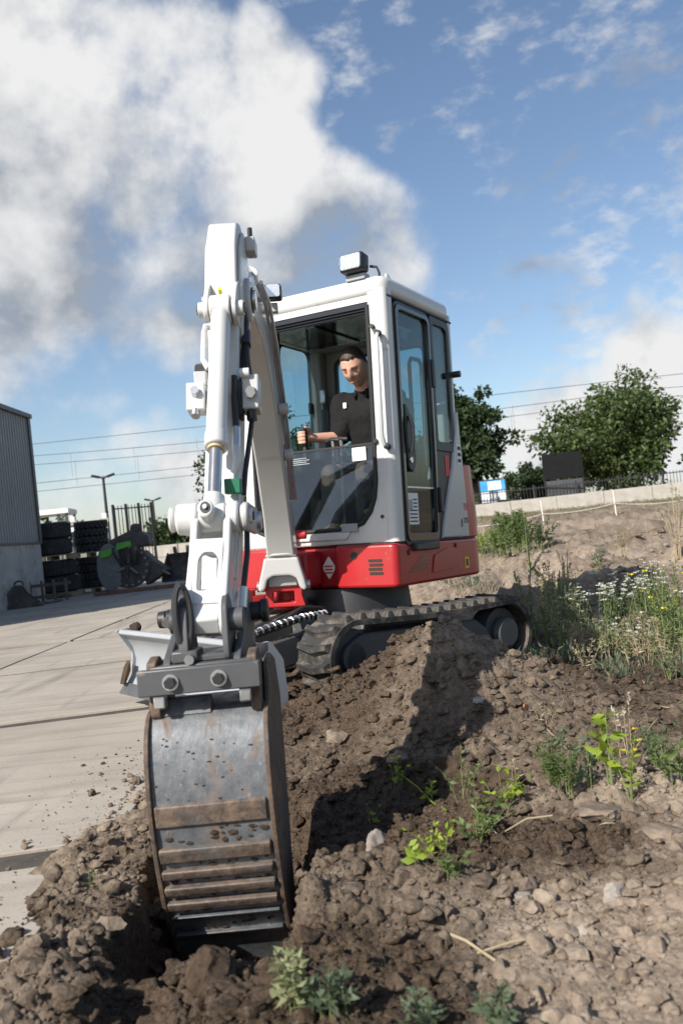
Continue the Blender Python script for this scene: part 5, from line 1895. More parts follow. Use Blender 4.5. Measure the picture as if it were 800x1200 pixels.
# ---- quick hitch
hit = P('quick_hitch', MB().box(-.150, .150, -2.665, -2.30, .515, .545), DGREY, KB, bevel=.006)
for s_ in (-1, 1):
    P('hitch_plate', sz(rpoly([(2.28, .60), (2.30, .71), (2.35, .73), (2.42, .66), (2.64, .56), (2.66, .535), (2.30, .535)], .02), s_ * .100 - .011, s_ * .100 + .011), DGREY, KB, hit, bevel=.004)
    P('hitch_plate', sz(rpoly([(2.50, .545), (2.53, .70), (2.58, .735), (2.63, .70), (2.655, .58), (2.655, .545)], .02), s_ * .072 - .009 if s_ > 0 else -.034, s_ * .072 + .009 if s_ > 0 else -.062), DGREY, KB, hit, bevel=.004)
lp_ = [kp(-.045, 2.60 + .055 * math.cos(t), .665 + .105 * math.sin(t)) for t in np.linspace(-1.3, PI + 1.3, 22)]
_ov = [(.030 * math.cos(t), .105 + .105 * math.sin(t)) for t in np.linspace(0, 2 * PI, 28)[:-1]]
_oi = [(.013 * math.cos(t), .120 + .070 * math.sin(t)) for t in np.linspace(0, 2 * PI, 22)[:-1]]
P('hitch_ring', plate(_ov, [_oi], .045, .008, Matrix.Translation(kp(-.048, 2.625, .565)) @ Matrix.Rotation(R(22), 4, 'Z') @ front(0)), BLACKM, KB, hit)
P('ring_foot', MB().box(-.085, -.010, -2.655, -2.56, .546, .580), DGREY, KB, hit, bevel=.006)
P('pivot_pin', MB().cyl(kp(-.160, *BP), kp(.140, *BP), .031, n=22), BLACKM, KB, hit, bevel=.004)
P('pin_head', MB().cyl(kp(-.188, *BP), kp(-.161, *BP), .026, .029, n=20), BLACKM, KB, hit, bevel=.004)
P('pin_head', MB().cyl(kp(.141, *BP), kp(.164, *BP), .038, n=20), BLACKM, KB, hit, bevel=.004)
P('pin_bolt', MB().cyl(kp(-.155, 2.362, .645), kp(-.152, 2.380, .642), .016, n=10), CHROME, KB, hit)
fb = P('clamp_bar', MB().box(-.176, .166, -2.700, -2.668, .468, .540), DGREY, KB, hit, bevel=.004)
for x in (-.082, .052):
    P('washer', MB().cyl(kp(x, 2.7005, .503), kp(x, 2.706, .503), .023, n=20), ZINC, KB, hit)
    P('clamp_bolt', MB().cyl(kp(x, 2.7062, .503), kp(x, 2.722, .503), .017, n=6), BLACKM, KB, hit, bevel=.002)
for x in (-.122, .118):
    P('bar_lug', MB().box(x - .016, x + .016, -2.690, -2.650, .430, .4675), ZINC, KB, hit, bevel=.004)
P('spring_eye', MB().cyl(kp(-.032, 2.640, .558), kp(-.032, 2.672, .556), .014, n=12), ZINC, KB, hit)
P('latch_bar', MB().box(-.09, .10, -2.64, -2.60, .546, .562), DGREY, KB, hit, bevel=.003)

# ---- bucket
bp = [(2.590, .415), (2.640, .400), (2.680, .345), (2.702, .27), (2.708, .18), (2.700, .09), (2.680, 0.0), (2.655, -.08), (2.625, -.16), (2.580, -.23), (2.525, -.31), (2.46, -.40)]


def catmull(pts, n):
    out = []
    for i in range(len(pts) - 1):
        p0, p1, p2, p3 = [Vector(pts[min(max(i + k, 0), len(pts) - 1)]) for k in (-1, 0, 1, 2)]
        for j in range(n):
            t = j / n
            out.append(tuple(.5 * ((2 * p1) + (p2 - p0) * t + (2 * p0 - 5 * p1 + 4 * p2 - p3) * t * t + (3 * p1 - p0 - 3 * p2 + p3) * t ** 3)))
    out.append(tuple(pts[-1]))
    return out


bc = catmull(bp, 3)
BW = .160
inner = [(s - .016, z) for s, z in bc]
bucket = P('bucket', sz(bc + inner[::-1], -BW, BW), STEEL, KB)
side_edge = [(2.42, -.43), (2.40, -.10), (2.33, .18), (2.30, .38), (2.36, .50), (2.46, .53), (2.56, .52)]
for s_ in (-1, 1):
    x0, x1 = (BW, BW + .014) if s_ > 0 else (-BW - .014, -BW)
    outer = [(s + .014, z) for s, z in bc]
    P('side_plate', sz(outer + side_edge, x0, x1), RUST, KB, bucket, bevel=.003)
    P('ear', sz(rpoly([(2.57, .36), (2.655, .40), (2.665, .555), (2.60, .57), (2.52, .52), (2.50, .42)], .012), s_ * .142 - .014, s_ * .142 + .014), RUST, KB, bucket, bevel=.004)
P('top_plate', sz([(2.30, .40), (2.30, .385), (2.60, .395), (2.60, .412)], -BW + .001, BW - .001), STEEL, KB, bucket)
P('top_lip', sz([(2.585, .417), (2.60, .445), (2.612, .443), (2.645, .402), (2.640, .398), (2.59, .412)], -BW + .003, .01), STEEL, KB, bucket)


def wear(z_hi, z_lo, proud, name, m):
    """strip welded across the back between two heights"""
    pts = [q for q in bc]
    def at(z):
        for (s0, z0), (s1, z1) in zip(pts[:-1], pts[1:]):
            if z0 >= z >= z1:
                t = (z0 - z) / max(1e-6, z0 - z1)
                return s0 + (s1 - s0) * t
        return pts[-1][0]
    poly = [(at(z_hi) - .003, z_hi), (at(z_hi) + proud, z_hi - .003), (at((z_hi + z_lo) / 2) + proud, (z_hi + z_lo) / 2), (at(z_lo) + proud * .8, z_lo), (at(z_lo) - .003, z_lo)]
    return P(name, sz(poly, -BW + .004, BW - .008), m, KB, bucket, bevel=.004)


wear(.172, .110, .012, 'wear_strip', RUST)
wear(.052, .008, .020, 'wear_strip', RUST)
wear(-.012, -.042, .024, 'wear_strip', RUST)
wear(-.062, -.092, .026, 'wear_strip', RUST)
wear(-.110, -.140, .026, 'wear_strip', RUST)
wear(-.160, -.175, .020, 'heel_plate', STEEL)
wear(-.225, -.245, .022, 'cutting_lip', STEEL)

# greasy seals at the joints
for (x_, s_, z_, r_) in ((.0905, 1.74, 1.82, .050), (-.0905, 1.74, 1.82, .050), (.0860, 1.985, 1.726, .020), (-.0845, 1.985, 1.726, .020), (.1265, LP[0], LP[1], .014)):
    P('pin_seal', MB().cyl(kp(x_ - .002, s_, z_), kp(x_ + .002, s_, z_), r_, n=20), HOSE, K)


def packed_soil():
    """damp earth left sticking to the back of the bucket"""
    rg = np.random.default_rng(31)
    b = MB()
    zs, ss = np.array([q[1] for q in bc])[::-1], np.array([q[0] for q in bc])[::-1]
    for k in range(170):
        low = rg.random() < .8
        z = rg.uniform(-.24, .10) if low else rg.uniform(.10, .36)
        x = rg.uniform(-BW + .012, BW - .016)
        r = rg.uniform(.003, .011) if low else rg.uniform(.002, .005)
        s0 = float(np.interp(z, zs, ss))
        q = lump(ICO0, 500 + k, .5) * r * np.array([1.5, .45, 1.0]) + np.array([x, -(s0 + .002), z])
        b.add(q.tolist(), ICO0[1].tolist())
    o = P('packed_soil', b, CLODM, KB, bucket, ang=25)
    o['kind'] = 'stuff'


packed_soil()

# ------------------------------------------------------------------ operator
def skin_mesh(nodes, edges, root, sub=2):
    """nodes: list of (pos, radius); returns an evaluated mesh of the Skin modifier"""
    me = bpy.data.meshes.new('skin')
    me.from_pydata([n[0] for n in nodes], edges, [])
    o = bpy.data.objects.new('skin', me)
    COL.objects.link(o)
    sk = o.modifiers.new('skin', 'SKIN')
    sk.use_smooth_shade = True
    for i, n in enumerate(nodes):
        r = n[1] if isinstance(n[1], tuple) else (n[1], n[1])
        me.skin_vertices[0].data[i].radius = r
        me.skin_vertices[0].data[i].use_root = (i == root)
    ss = o.modifiers.new('sub', 'SUBSURF')
    ss.levels = sub
    ss.render_levels = sub
    dg = bpy.context.evaluated_depsgraph_get()
    out = bpy.data.meshes.new_from_object(o.evaluated_get(dg))
    bpy.data.objects.remove(o)
    return out


def head_mesh(M):
    v, f = ico(4)
    x, y, z = v[:, 0].copy(), v[:, 1].copy(), v[:, 2].copy()
    X, Y, Z = x * .076, y * .098, z * .120
    low = np.clip(-z, 0, 1)
    X *= 1 - .20 * low ** 1.6
    fr = np.clip(-y, 0, 1)                      # towards the face
    Y = np.where(y > 0, Y * (1 - .28 * low), Y * (1 - .06 * low))
    Y += np.where(z > .35, .010 * fr * (z - .35), 0)
    def g(cx, cz, sx, sz_):
        return np.exp(-((X - cx) / sx) ** 2 - ((Z - cz) / sz_) ** 2) * (fr > .25)
    Y -= .026 * g(0, -.020, .011, .022) + .012 * g(0, .008, .009, .022)      # nose
    Y -= .008 * g(-.030, .028, .022, .008) + .008 * g(.030, .028, .022, .008)  # brows
    Y += .012 * g(-.031, .008, .015, .011) + .012 * g(.031, .008, .015, .011)  # eye sockets
    Y -= .008 * g(0, -.062, .022, .008) - .006 * g(0, -.056, .026, .004)      # lips
    Y += .006 * g(0, -.078, .022, .007)
    Y -= .012 * g(0, -.100, .020, .016)                                       # chin
    Y -= .004 * g(-.045, -.02, .016, .02) + .004 * g(.045, -.02, .016, .02)   # cheeks
    V = [M @ Vector(p) for p in np.stack([X, Y, Z], -1).tolist()]
    return V, f.tolist()


def ear(M, s):
    pts = [M @ Vector((s * .073, .012 + .018 * math.cos(t), -.005 + .030 * math.sin(t))) for t in np.linspace(-2.2, 2.0, 10)]
    return pts


def build_person():
    UW = ROOTW @ U
    hip, waist, chest, nb = (.06, .30, 1.30), (.055, .275, 1.46), (.045, .260, 1.66), (.045, .215, 1.80)
    neck = (.050, .165, 1.885)
    shR, shL = (-.145, .22, 1.765), (.240, .22, 1.755)
    elR, elL = (-.135, .150, 1.535), (.335, .16, 1.515)
    wrR, wrL = (-.232, -.028, 1.538), (.335, -.01, 1.53)
    paR, paL = (-.250, -.070, 1.535), (.330, -.065, 1.53)
    knR, knL, anR, anL, toR, toL = (-.06, -.12, 1.28), (.19, -.12, 1.28), (-.055, -.13, .94), (.19, -.13, .94), (-.055, -.235, .900), (.19, -.235, .900)
    # one continuous body
    nodes = [(hip, .10), (waist, .095), (chest, .095), (nb, .055), (neck, .060), ((.055, .135, 1.95), .054),
             (shR, .060), (elR, .043), (wrR, (.027, .032)), (paR, (.022, .036)), (shL, .060), (elL, .043), (wrL, (.027, .032)), (paL, (.022, .036)),
             (knR, .065), (anR, .042), (toR, .036), (knL, .065), (anL, .042), (toL, .036), ((-.03, .24, 1.27), .085), ((.15, .24, 1.27), .085)]
    edges = [(0, 1), (1, 2), (2, 3), (3, 4), (4, 5), (2, 6), (6, 7), (7, 8), (8, 9), (2, 10), (10, 11), (11, 12), (12, 13), (0, 20), (20, 14), (14, 15), (15, 16), (0, 21), (21, 17), (17, 18), (18, 19)]
    b = MB()

    def rad(i):
        r = nodes[i][1]
        return (r[0] + r[1]) / 2 if isinstance(r, tuple) else r

    for i, (p_, r_) in enumerate(nodes):
        b.add([Vector(p_) + Vector(q) * rad(i) for q in ICO2[0].tolist()], ICO2[1].tolist())
    for i, j in edges:
        a_, c_ = Vector(nodes[i][0]), Vector(nodes[j][0])
        bulge = 1.10 if (i, j) in ((7, 8), (11, 12), (14, 15), (17, 18)) else 1.0
        b.tube([a_, a_.lerp(c_, .35), c_], .03, 16, radii=[rad(i), (rad(i) * .65 + rad(j) * .35) * bulge, rad(j)])
    HM = Matrix.Translation((.048, .070, 1.980)) @ Matrix.Scale(1.10, 4) @ Matrix.Rotation(R(9), 4, 'Z') @ Matrix.Rotation(R(35), 4, 'X') @ Matrix.Rotation(R(-5), 4, 'Y')
    hv, hf = head_mesh(HM)
    b.add(hv, hf)
    for s in (-1, 1):
        b.tube(ear(HM, s), .007, 6)
    # hands: four fingers round the grip, thumb on the other side
    for (j, s) in ((JOYR, -1), (JOYL, 1)):
        g = j + Vector((0, -.008, .135))
        pal = Vector(paR if s < 0 else paL)
        for k in range(4):
            zz = g.z + .036 - .0225 * k
            L = (.95, 1.05, 1.0, .85)[k]
            st = Vector((pal.x + s * .010, pal.y + .015, zz))
            pts = [st, Vector((g.x + s * .036, g.y + .004, zz)), Vector((g.x + s * .026 * L, g.y - .028, zz - .002)), Vector((g.x - s * .006, g.y - .036 * L, zz - .004)), Vector((g.x - s * .026, g.y - .022, zz - .005))]
            b.tube(pts, .0095, 8, radii=[.0105, .0105, .010, .0092, .0075])
        th = [Vector((pal.x - s * .008, pal.y + .025, g.z + .02)), Vector((g.x - s * .022, g.y + .022, g.z + .045)), Vector((g.x - s * .028, g.y - .004, g.z + .062)), Vector((g.x - s * .020, g.y - .024, g.z + .066))]
        b.tube(th, .011, 8, radii=[.013, .012, .011, .008])
    body = b.mesh('person')
    body.materials.append(SKIN)
    o = bpy.data.objects.new('person', body)
    COL.objects.link(o)
    o.matrix_world = UW
    o['tmp'] = 1
    rm = o.modifiers.new('remesh', 'REMESH')
    rm.mode = 'VOXEL'
    rm.voxel_size = 0.0055
    rm.use_smooth_shade = True
    sm_ = o.modifiers.new('smooth', 'SMOOTH')
    sm_.iterations = 2
    sm_.factor = .5
    dg = bpy.context.evaluated_depsgraph_get()
    done = bpy.data.meshes.new_from_object(o.evaluated_get(dg))
    o.modifiers.clear()
    o.data = done
    del o['tmp']
    tag(o, 'operator in a dark polo shirt seated in the cab, gripping a joystick and looking down', 'person')

    def child(name, me_, m, sub=None):
        c = bpy.data.objects.new(name, me_)
        COL.objects.link(c)
        if not me_.materials:
            me_.materials.append(m)
        c.parent = o
        smooth(me_, 60)
        return c

    # shirt: a looser skin over trunk and upper arms
    mR = Vector(shR).lerp(Vector(elR), .86)
    mL = Vector(shL).lerp(Vector(elL), .86)
    sn = [((.06, .30, 1.28), (.165, .135)), (waist, (.160, .130)), (chest, (.165, .130)), ((.045, .235, 1.775), (.105, .082)), ((.048, .205, 1.832), (.070, .066)),
          (shR, .080), (tuple(Vector(shR).lerp(Vector(elR), .5)), .070), (tuple(mR), .068), (shL, .080), (tuple(Vector(shL).lerp(Vector(elL), .5)), .070), (tuple(mL), .068)]
    se = [(0, 1), (1, 2), (2, 3), (3, 4), (2, 5), (5, 6), (6, 7), (2, 8), (8, 9), (9, 10)]
    sb = MB()
    rr_ = [.155, .148, .155, .100, .074, .088, .077, .074, .088, .077, .074]
    for i, nd in enumerate(sn):
        sb.add([Vector(nd[0]) + Vector(q) * rr_[i] for q in ICO2[0].tolist()], ICO2[1].tolist())
    for i, j in se + [(3, 5), (3, 8), (1, 5), (1, 8)]:
        k_ = .72 if (i, j) in ((3, 5), (3, 8), (1, 5), (1, 8)) else 1.0
        sb.tube([sn[i][0], sn[j][0]], .03, 18, radii=[rr_[i] * k_, rr_[j] * k_])
    so = bpy.data.objects.new('tmp', sb.mesh('tmp'))
    COL.objects.link(so)
    rm = so.modifiers.new('remesh', 'REMESH')
    rm.mode = 'VOXEL'
    rm.voxel_size = .008
    sm_ = so.modifiers.new('smooth', 'SMOOTH')
    sm_.iterations = 10
    sm_.factor = .5
    sme = bpy.data.meshes.new_from_object(so.evaluated_get(bpy.context.evaluated_depsgraph_get()))
    bpy.data.objects.remove(so)
    co = np.empty(len(sme.vertices) * 3)
    sme.vertices.foreach_get('co', co)
    co = co.reshape(-1, 3)
    w = fbm(co[:, 0] * 9 + co[:, 1] * 4, co[:, 2] * 8, 3, 5)
    nr = np.empty(len(sme.vertices) * 3)
    sme.vertices.foreach_get('normal', nr)
    co = co + nr.reshape(-1, 3) * (w * .020)[:, None]
    sme.vertices.foreach_set('co', co.ravel())
    child('polo_shirt', sme, SHIRT)
    # collar and buttons placket
    cb = MB()
    ring = []
    for t in np.linspace(R(-60), R(240), 22):
        ring.append((t, .066 * math.cos(t), .062 * math.sin(t)))
    cv, cf = [], []
    for t, a, c in ring:
        dip = .030 * max(0.0, -math.sin(t)) ** 1
        cv += [(.048 + a * .95, .185 + c * .95, 1.872 - dip * 1.4), (.046 + a * 1.25, .190 + c * 1.25, 1.828 - dip * 1.8)]
    for i in range(len(ring) - 1):
        cf.append((2 * i, 2 * i + 2, 2 * i + 3, 2 * i + 1))
    cb.add(cv, cf)
    col = child('collar', cb.mesh('collar'), SHIRT)
    sd = col.modifiers.new('solid', 'SOLIDIFY')
    sd.thickness = .006
    for mm, el in ((mR, elR), (mL, elL)):
        d = (Vector(el) - mm).normalized()
        child('sleeve_trim', MB().cyl(mm + d * .030, mm + d * .037, .060, .060, 24, False).mesh('sleeve_trim'), TRIM)
    child('chest_logo', MB().prism(rpoly([(-.012, -.018), (.012, -.018), (.012, .018), (-.012, .018)], .004), 0, .002, lambda a, b_, c: (-.070 + a, .118 - c, 1.745 + b_)).mesh('chest_logo'), STICKW)
    tn = [((.06, .30, 1.27), (.17, .13)), ((-.03, .24, 1.275), .105), ((.15, .24, 1.275), .105), (knR, .082), (knL, .082), (anR, .065), (anL, .065)]
    tme = skin_mesh(tn, [(0, 1), (0, 2), (1, 3), (2, 4), (3, 5), (4, 6)], 0)
    child('trousers', tme, TROUSER)
    # short hair: a cap fitted over the skull, cut at the hairline
    v, f = ico(4)
    hv2 = v * np.array([.0782, .0995, .1215])
    hv2[:, 2] += .003
    keep = []
    for t in f:
        c = v[t].mean(axis=0)
        line = float(np.interp(c[1], [-1, -.6, -.3, 0, .2, .5, 1], [.66, .60, .42, .14, -.02, -.36, -.50]))
        keep.append(c[2] > line)
    ff = f[np.array(keep)]
    bump_ = 1 + .022 * np.random.default_rng(4).random(len(v))
    hv2 *= bump_[:, None]
    used = np.unique(ff)
    remap = {a: i for i, a in enumerate(used)}
    hb = MB().add([HM @ Vector(hv2[a]) for a in used], [tuple(remap[q] for q in t) for t in ff])
    hc = child('hair', hb.mesh('hair'), HAIR)
    sd = hc.modifiers.new('solid', 'SOLIDIFY')
    sd.thickness = .008
    sd.offset = -1
    for s in (-1, 1):
        eb = [HM @ Vector((s * x, -.0945 + (x - .03) ** 2 * 6, .030 + .004 * math.sin((x - .012) * 90))) for x in (.012, .022, .032, .042)]
        child('eyebrow', MB().tube(eb, .0045, 6).mesh('eyebrow'), HAIR)
        child('eye', MB().add([HM @ Vector(p) for p in (ICO2[0] * np.array([.0075, .003, .0028]) + np.array([s * .031, -.0795, .010])).tolist()], ICO2[1].tolist()).mesh('eye'), BLACKG)
    child('lips', MB().tube([HM @ Vector((x, -.0935 + x * x * 12, -.060)) for x in (-.022, -.010, 0, .010, .022)], .0045, 6).mesh('lips'), mat('lips', (.42, .20, .16), .5))


build_person()

# ------------------------------------------------------------------ vegetation
def mat_leaf(name, a, b, trans=0.35):
    m = bpy.data.materials.new(name)
    m.use_nodes = True
    nt = m.node_tree
    nt.nodes.clear()
    g = G(nt)
    out = g.n('ShaderNodeOutputMaterial')
    geo = g.n('ShaderNodeNewGeometry')
    rnd = geo.outputs['Random Per Island']
    n = g.noise(geo.outputs['Position'], 1.2, 3, 0.5)
    f = g.math('ADD', g.math('MULTIPLY', rnd, 0.7), g.math('MULTIPLY', g.math('SUBTRACT', n, 0.3), 0.7), clamp=True)
    c = g.mix(f, a, b)
    p = g.n('ShaderNodeBsdfPrincipled')
    g.set(p.inputs['Base Color'], c)
    p.inputs['Roughness'].default_value = 0.55
    p.inputs['Specular IOR Level'].default_value = 0.35
    t = g.n('ShaderNodeBsdfTranslucent')
    g.set(t.inputs[0], g.mix(0.5, c, tuple(min(1, q * 1.6) for q in b)))
    mx = g.n('ShaderNodeMixShader')
    mx.inputs[0].default_value = trans
    nt.links.new(p.outputs[0], mx.inputs[1])
    nt.links.new(t.outputs[0], mx.inputs[2])
    nt.links.new(mx.outputs[0], out.inputs[0])
    return m


LEAF_OAK = mat_leaf('leaf_oak', (0.022, 0.044, 0.015), (0.115, 0.155, 0.045), .3)
LEAF_DARK = mat_leaf('leaf_dark', (0.018, 0.036, 0.016), (0.055, 0.085, 0.028), .25)
LEAF_WEED = mat_leaf('leaf_weed', (0.055, 0.095, 0.03), (0.15, 0.20, 0.06))
LEAF_PALE = mat_leaf('leaf_pale', (0.15, 0.17, 0.085), (0.33, 0.33, 0.18))
LEAF_LIME = mat_leaf('leaf_lime', (0.14, 0.22, 0.02), (0.34, 0.42, 0.05), .45)
LEAF_DRY = mat_leaf('leaf_dry', (0.26, 0.21, 0.12), (0.42, 0.36, 0.24), .2)
LEAF_GREY = mat_leaf('leaf_greygreen', (0.07, 0.095, 0.055), (0.15, 0.185, 0.11))
PETALW = mat_leaf('petal_white', (0.50, 0.48, 0.40), (0.66, 0.65, 0.58), .3)
PETALY = mat_leaf('petal_yellow', (0.65, 0.50, 0.02), (0.80, 0.66, 0.04), .3)
BARK = mat('bark', (0.085, 0.070, 0.055), 0.9, var=0.35, vscale=8, bump=0.7, bscale=20, bdist=0.02)
STEM = mat('stem_green', (0.14, 0.17, 0.06), 0.7, var=0.2)
STEMD = mat('stem_dry', (0.30, 0.24, 0.15), 0.8, var=0.25)


def leaves(c, dirs, size, width, rg, fold=0.25, curl=0.15):
    """diamond leaves at c (n,3), pointing along dirs (n,3); size (n,) ; returns verts, faces(tri)"""
    n = len(c)
    d = dirs / np.maximum(1e-6, np.linalg.norm(dirs, axis=1))[:, None]
    r = rg.normal(size=(n, 3))
    sd = np.cross(d, r)
    sd /= np.maximum(1e-6, np.linalg.norm(sd, axis=1))[:, None]
    nn = np.cross(sd, d)
    s = size[:, None]
    w = s * width
    a = c
    b = c + d * s * .45 + sd * w * .5 + nn * s * fold * .25
    m_ = c + d * s * .5 - nn * s * curl * .2
    e = c + d * s * .45 - sd * w * .5 + nn * s * fold * .25
    t = c + d * s - nn * s * curl
    V = np.stack([a, b, m_, e, t], 1).reshape(-1, 3)
    k = np.arange(n)[:, None] * 5
    F = np.concatenate([k + np.array([[0, 1, 2]]), k + np.array([[1, 4, 2]]), k + np.array([[0, 2, 3]]), k + np.array([[2, 4, 3]])])
    return V, F


def leaf_obj(name, V, F, m, parent):
    me = np_mesh(name, V, F)
    o = bpy.data.objects.new(name, me)
    COL.objects.link(o)
    me.materials.append(m)
    o.parent = parent
    if name in ('leaves', 'flowers', 'seed_heads', 'stems'):
        o['kind'] = 'stuff'
    return o


def tree(u, v_top, v_bot, wpx, d, label, m=LEAF_OAK, seed=1, clumps=120, per=110, lsize=.20, trunk_h=None, base_z=.6, flat=1.0):
    rg = np.random.default_rng(seed)
    top, bot = pix(u, v_top, d), pix(u, v_bot, d)
    p = pix(u, (v_top + v_bot) / 2, d)
    rx = wpx / 2 / FPX * d
    rz = (top.z - bot.z) / 2
    cz = (top.z + bot.z) / 2 - base_z
    e = empty('tree', (p.x, d, base_z), 0, label, 'tree', 'trees behind the yard and field')
    # clump centres: uneven ellipsoid, mostly near the shell
    dirs = rg.normal(size=(clumps, 3))
    dirs /= np.linalg.norm(dirs, axis=1)[:, None]
    rad = 0.30 + 0.70 * rg.random(clumps) ** .6
    lob = 1 + .75 * fbm(np.arctan2(dirs[:, 1], dirs[:, 0]) * 1.3 + seed, dirs[:, 2] * 2.2, 3, seed)
    cc = dirs * (rad * lob)[:, None] * np.array([rx, rx * .8, rz * flat]) * .92
    cc[:, 2] += cz
    sub = .62 + .5 * rg.random(clumps)
    C, D, S = [], [], []
    for k in range(clumps):
        n = int(per * (.6 + .8 * rg.random()))
        q = rg.normal(size=(n, 3))
        q /= np.linalg.norm(q, axis=1)[:, None]
        rr = sub[k] * rx * .22 * rg.random(n) ** .45
        pts = cc[k] + q * rr[:, None] * np.array([1.15, 1.15, .72])
        C.append(pts)
        D.append(q + np.array([0, 0, -.25]) + .7 * rg.normal(size=(n, 3)))
        S.append(lsize * (.5 + 1.1 * rg.random(n)))
    V, F = leaves(np.concatenate(C), np.concatenate(D), np.concatenate(S), .62, rg)
    leaf_obj('crown', V, F, m, e)
    tb = MB()
    th = max(.5, cz - rz * .55)
    r0 = rx * .055 + .06
    tb.tube([(0, 0, -.8), (.03, 0, th * .5), (-.05, .05, th), (.05, 0, cz), (0, 0, cz + rz * .6)], r0, 10, radii=[r0 * 1.25, r0, r0 * .85, r0 * .5, r0 * .15])
    for k in range(26):
        t = cc[rg.integers(clumps)] * 1.0
        zs = th * .8 + (cz + rz * .3 - th * .8) * rg.random()
        mid = np.array([t[0] * .45, t[1] * .45, zs + (t[2] - zs) * .35])
        tb.tube([(0, 0, zs), tuple(mid), tuple(t)], .05, 6, radii=[r0 * .38, r0 * .22, r0 * .06])
    link('trunk', tb.mesh('trunk'), BARK, e)
    return e


tree(722, 438, 590, 172, 52, 'large full green tree behind the right-hand wall', LEAF_OAK, 3, 190, 120, .24)
tree(553, 452, 600, 104, 49, 'tall dark tree just right of the cab', LEAF_DARK, 8, 120, 110, .24)
tree(621, 540, 592, 62, 56, 'small round dark tree between the boards', LEAF_DARK, 12, 60, 90, .20)
tree(300, 505, 630, 130, 58, 'tree seen behind the digging arm and through the cab windows', LEAF_DARK, 15, 110, 100, .24, base_z=.2)
tree(375, 470, 615, 110, 60, 'tree hidden behind the cab, showing through its rear window', LEAF_DARK, 18, 100, 100, .24, base_z=.2)
tree(470, 480, 605, 130, 57, 'tree behind the door side of the cab', LEAF_OAK, 21, 110, 100, .24, base_z=.3)
tree(212, 597, 652, 78, 62, 'dense dark bushy tree above the low wall, left of the arm', LEAF_DARK, 24, 90, 100, .22, base_z=.0, flat=1.15)
tree(49, 607, 640, 26, 62, 'small tree beside the hall corner under the shelter roof', LEAF_DARK, 27, 30, 70, .2, base_z=.0)
tree(76, 607, 640, 40, 64, 'small tree seen above the topmost wide tyre', LEAF_DARK, 30, 36, 70, .2, base_z=.0)
tree(868, 470, 585, 130, 50, 'tree at the right edge of the field behind the wall', LEAF_OAK, 33, 90, 90, .24)
tree(640, 560, 592, 90, 58, 'low dark hedge tree behind the black notice board', LEAF_DARK, 36, 60, 90, .2)


def gz(x, y):
    return float(ground_z(np.array([x]), np.array([y]))[0])


def weed(u, v, h_px, label, m=LEAF_WEED, stems=8, lsize=.05, width=.35, per=14, spread=.35, lean=(0, 0), flowers=0, fm=PETALW, fsize=.018, sm=STEM, seed=1, name='weed',
         top_only=False, base_r=.03, group='wild plants on the dug field', cat='weed', seedhead=None, d=None, up=.35):
    rg = np.random.default_rng(seed)
    p = on_ground(u, v) if d is None else pix(u, v, d)
    h = h_px / FPX * p.y * (.74 if 'flower' in label or 'pale weed' in label or 'grassy' in label or 'yellow-green weed' in label else 1.0)
    z0 = gz(p.x, p.y)
    e = empty(name, (p.x, p.y, z0), 0, label, cat, group)
    sb = MB()
    C, D, S, FC, FD = [], [], [], [], []
    HC, HD = [], []
    for k in range(stems):
        a = rg.random() * 2 * PI
        sp = spread * h * (.25 + .75 * rg.random())
        hh = h * (.55 + .45 * rg.random())
        b0 = np.array([math.cos(a) * base_r, math.sin(a) * base_r, -.02]) * rg.random()
        tip = np.array([math.cos(a) * sp + lean[0] * h, math.sin(a) * sp + lean[1] * h, hh])
        ctl = np.array([b0[0] * .6 + tip[0] * .25, b0[1] * .6 + tip[1] * .25, hh * .6])
        ts = np.linspace(0, 1, 7)
        pts = [(1 - t) ** 2 * b0 + 2 * t * (1 - t) * ctl + t * t * tip for t in ts]
        r0 = max(.0012, h * .008)
        sb.tube(pts, r0, 5, radii=[r0 * (1.2 - .9 * t) for t in ts])
        n = int(per * (.7 + .6 * rg.random()))
        tt = (.25 + .75 * rg.random(n)) if not top_only else (.72 + .28 * rg.random(n))
        for t in tt:
            q = (1 - t) ** 2 * b0 + 2 * t * (1 - t) * ctl + t * t * tip
            ang = rg.random() * 2 * PI
            C.append(q)
            D.append([math.cos(ang), math.sin(ang), up + .5 * rg.normal()])
            S.append(lsize * (1.25 - .6 * t) * (.6 + .7 * rg.random()))
        for _ in range(flowers):
            FC.append(tip + rg.normal(size=3) * h * .05)
        if seedhead:
            for _ in range(16):
                t = .78 + .22 * rg.random()
                q = (1 - t) ** 2 * b0 + 2 * t * (1 - t) * ctl + t * t * tip
                HC.append(q)
                HD.append([rg.normal() * .6, rg.normal() * .6, 1.0])
    link('stems', sb.mesh('stems'), sm, e)
    V, F = leaves(np.array(C), np.array(D), np.array(S), width, rg)
    leaf_obj('leaves', V, F, m, e)
    if flowers:
        fc, fd = [], []
        for c in FC:
            for q in range(6):
                a = q * PI / 3
                fc.append(c)
                fd.append([math.cos(a), math.sin(a), .25])
        V, F = leaves(np.array(fc), np.array(fd), np.full(len(fc), fsize), .75, rg)
        leaf_obj('flowers', V, F, fm, e)
    if seedhead:
        V, F = leaves(np.array(HC), np.array(HD), np.full(len(HC), lsize * .55), .45, rg)
        leaf_obj('seed_heads', V, F, seedhead, e)
    return e


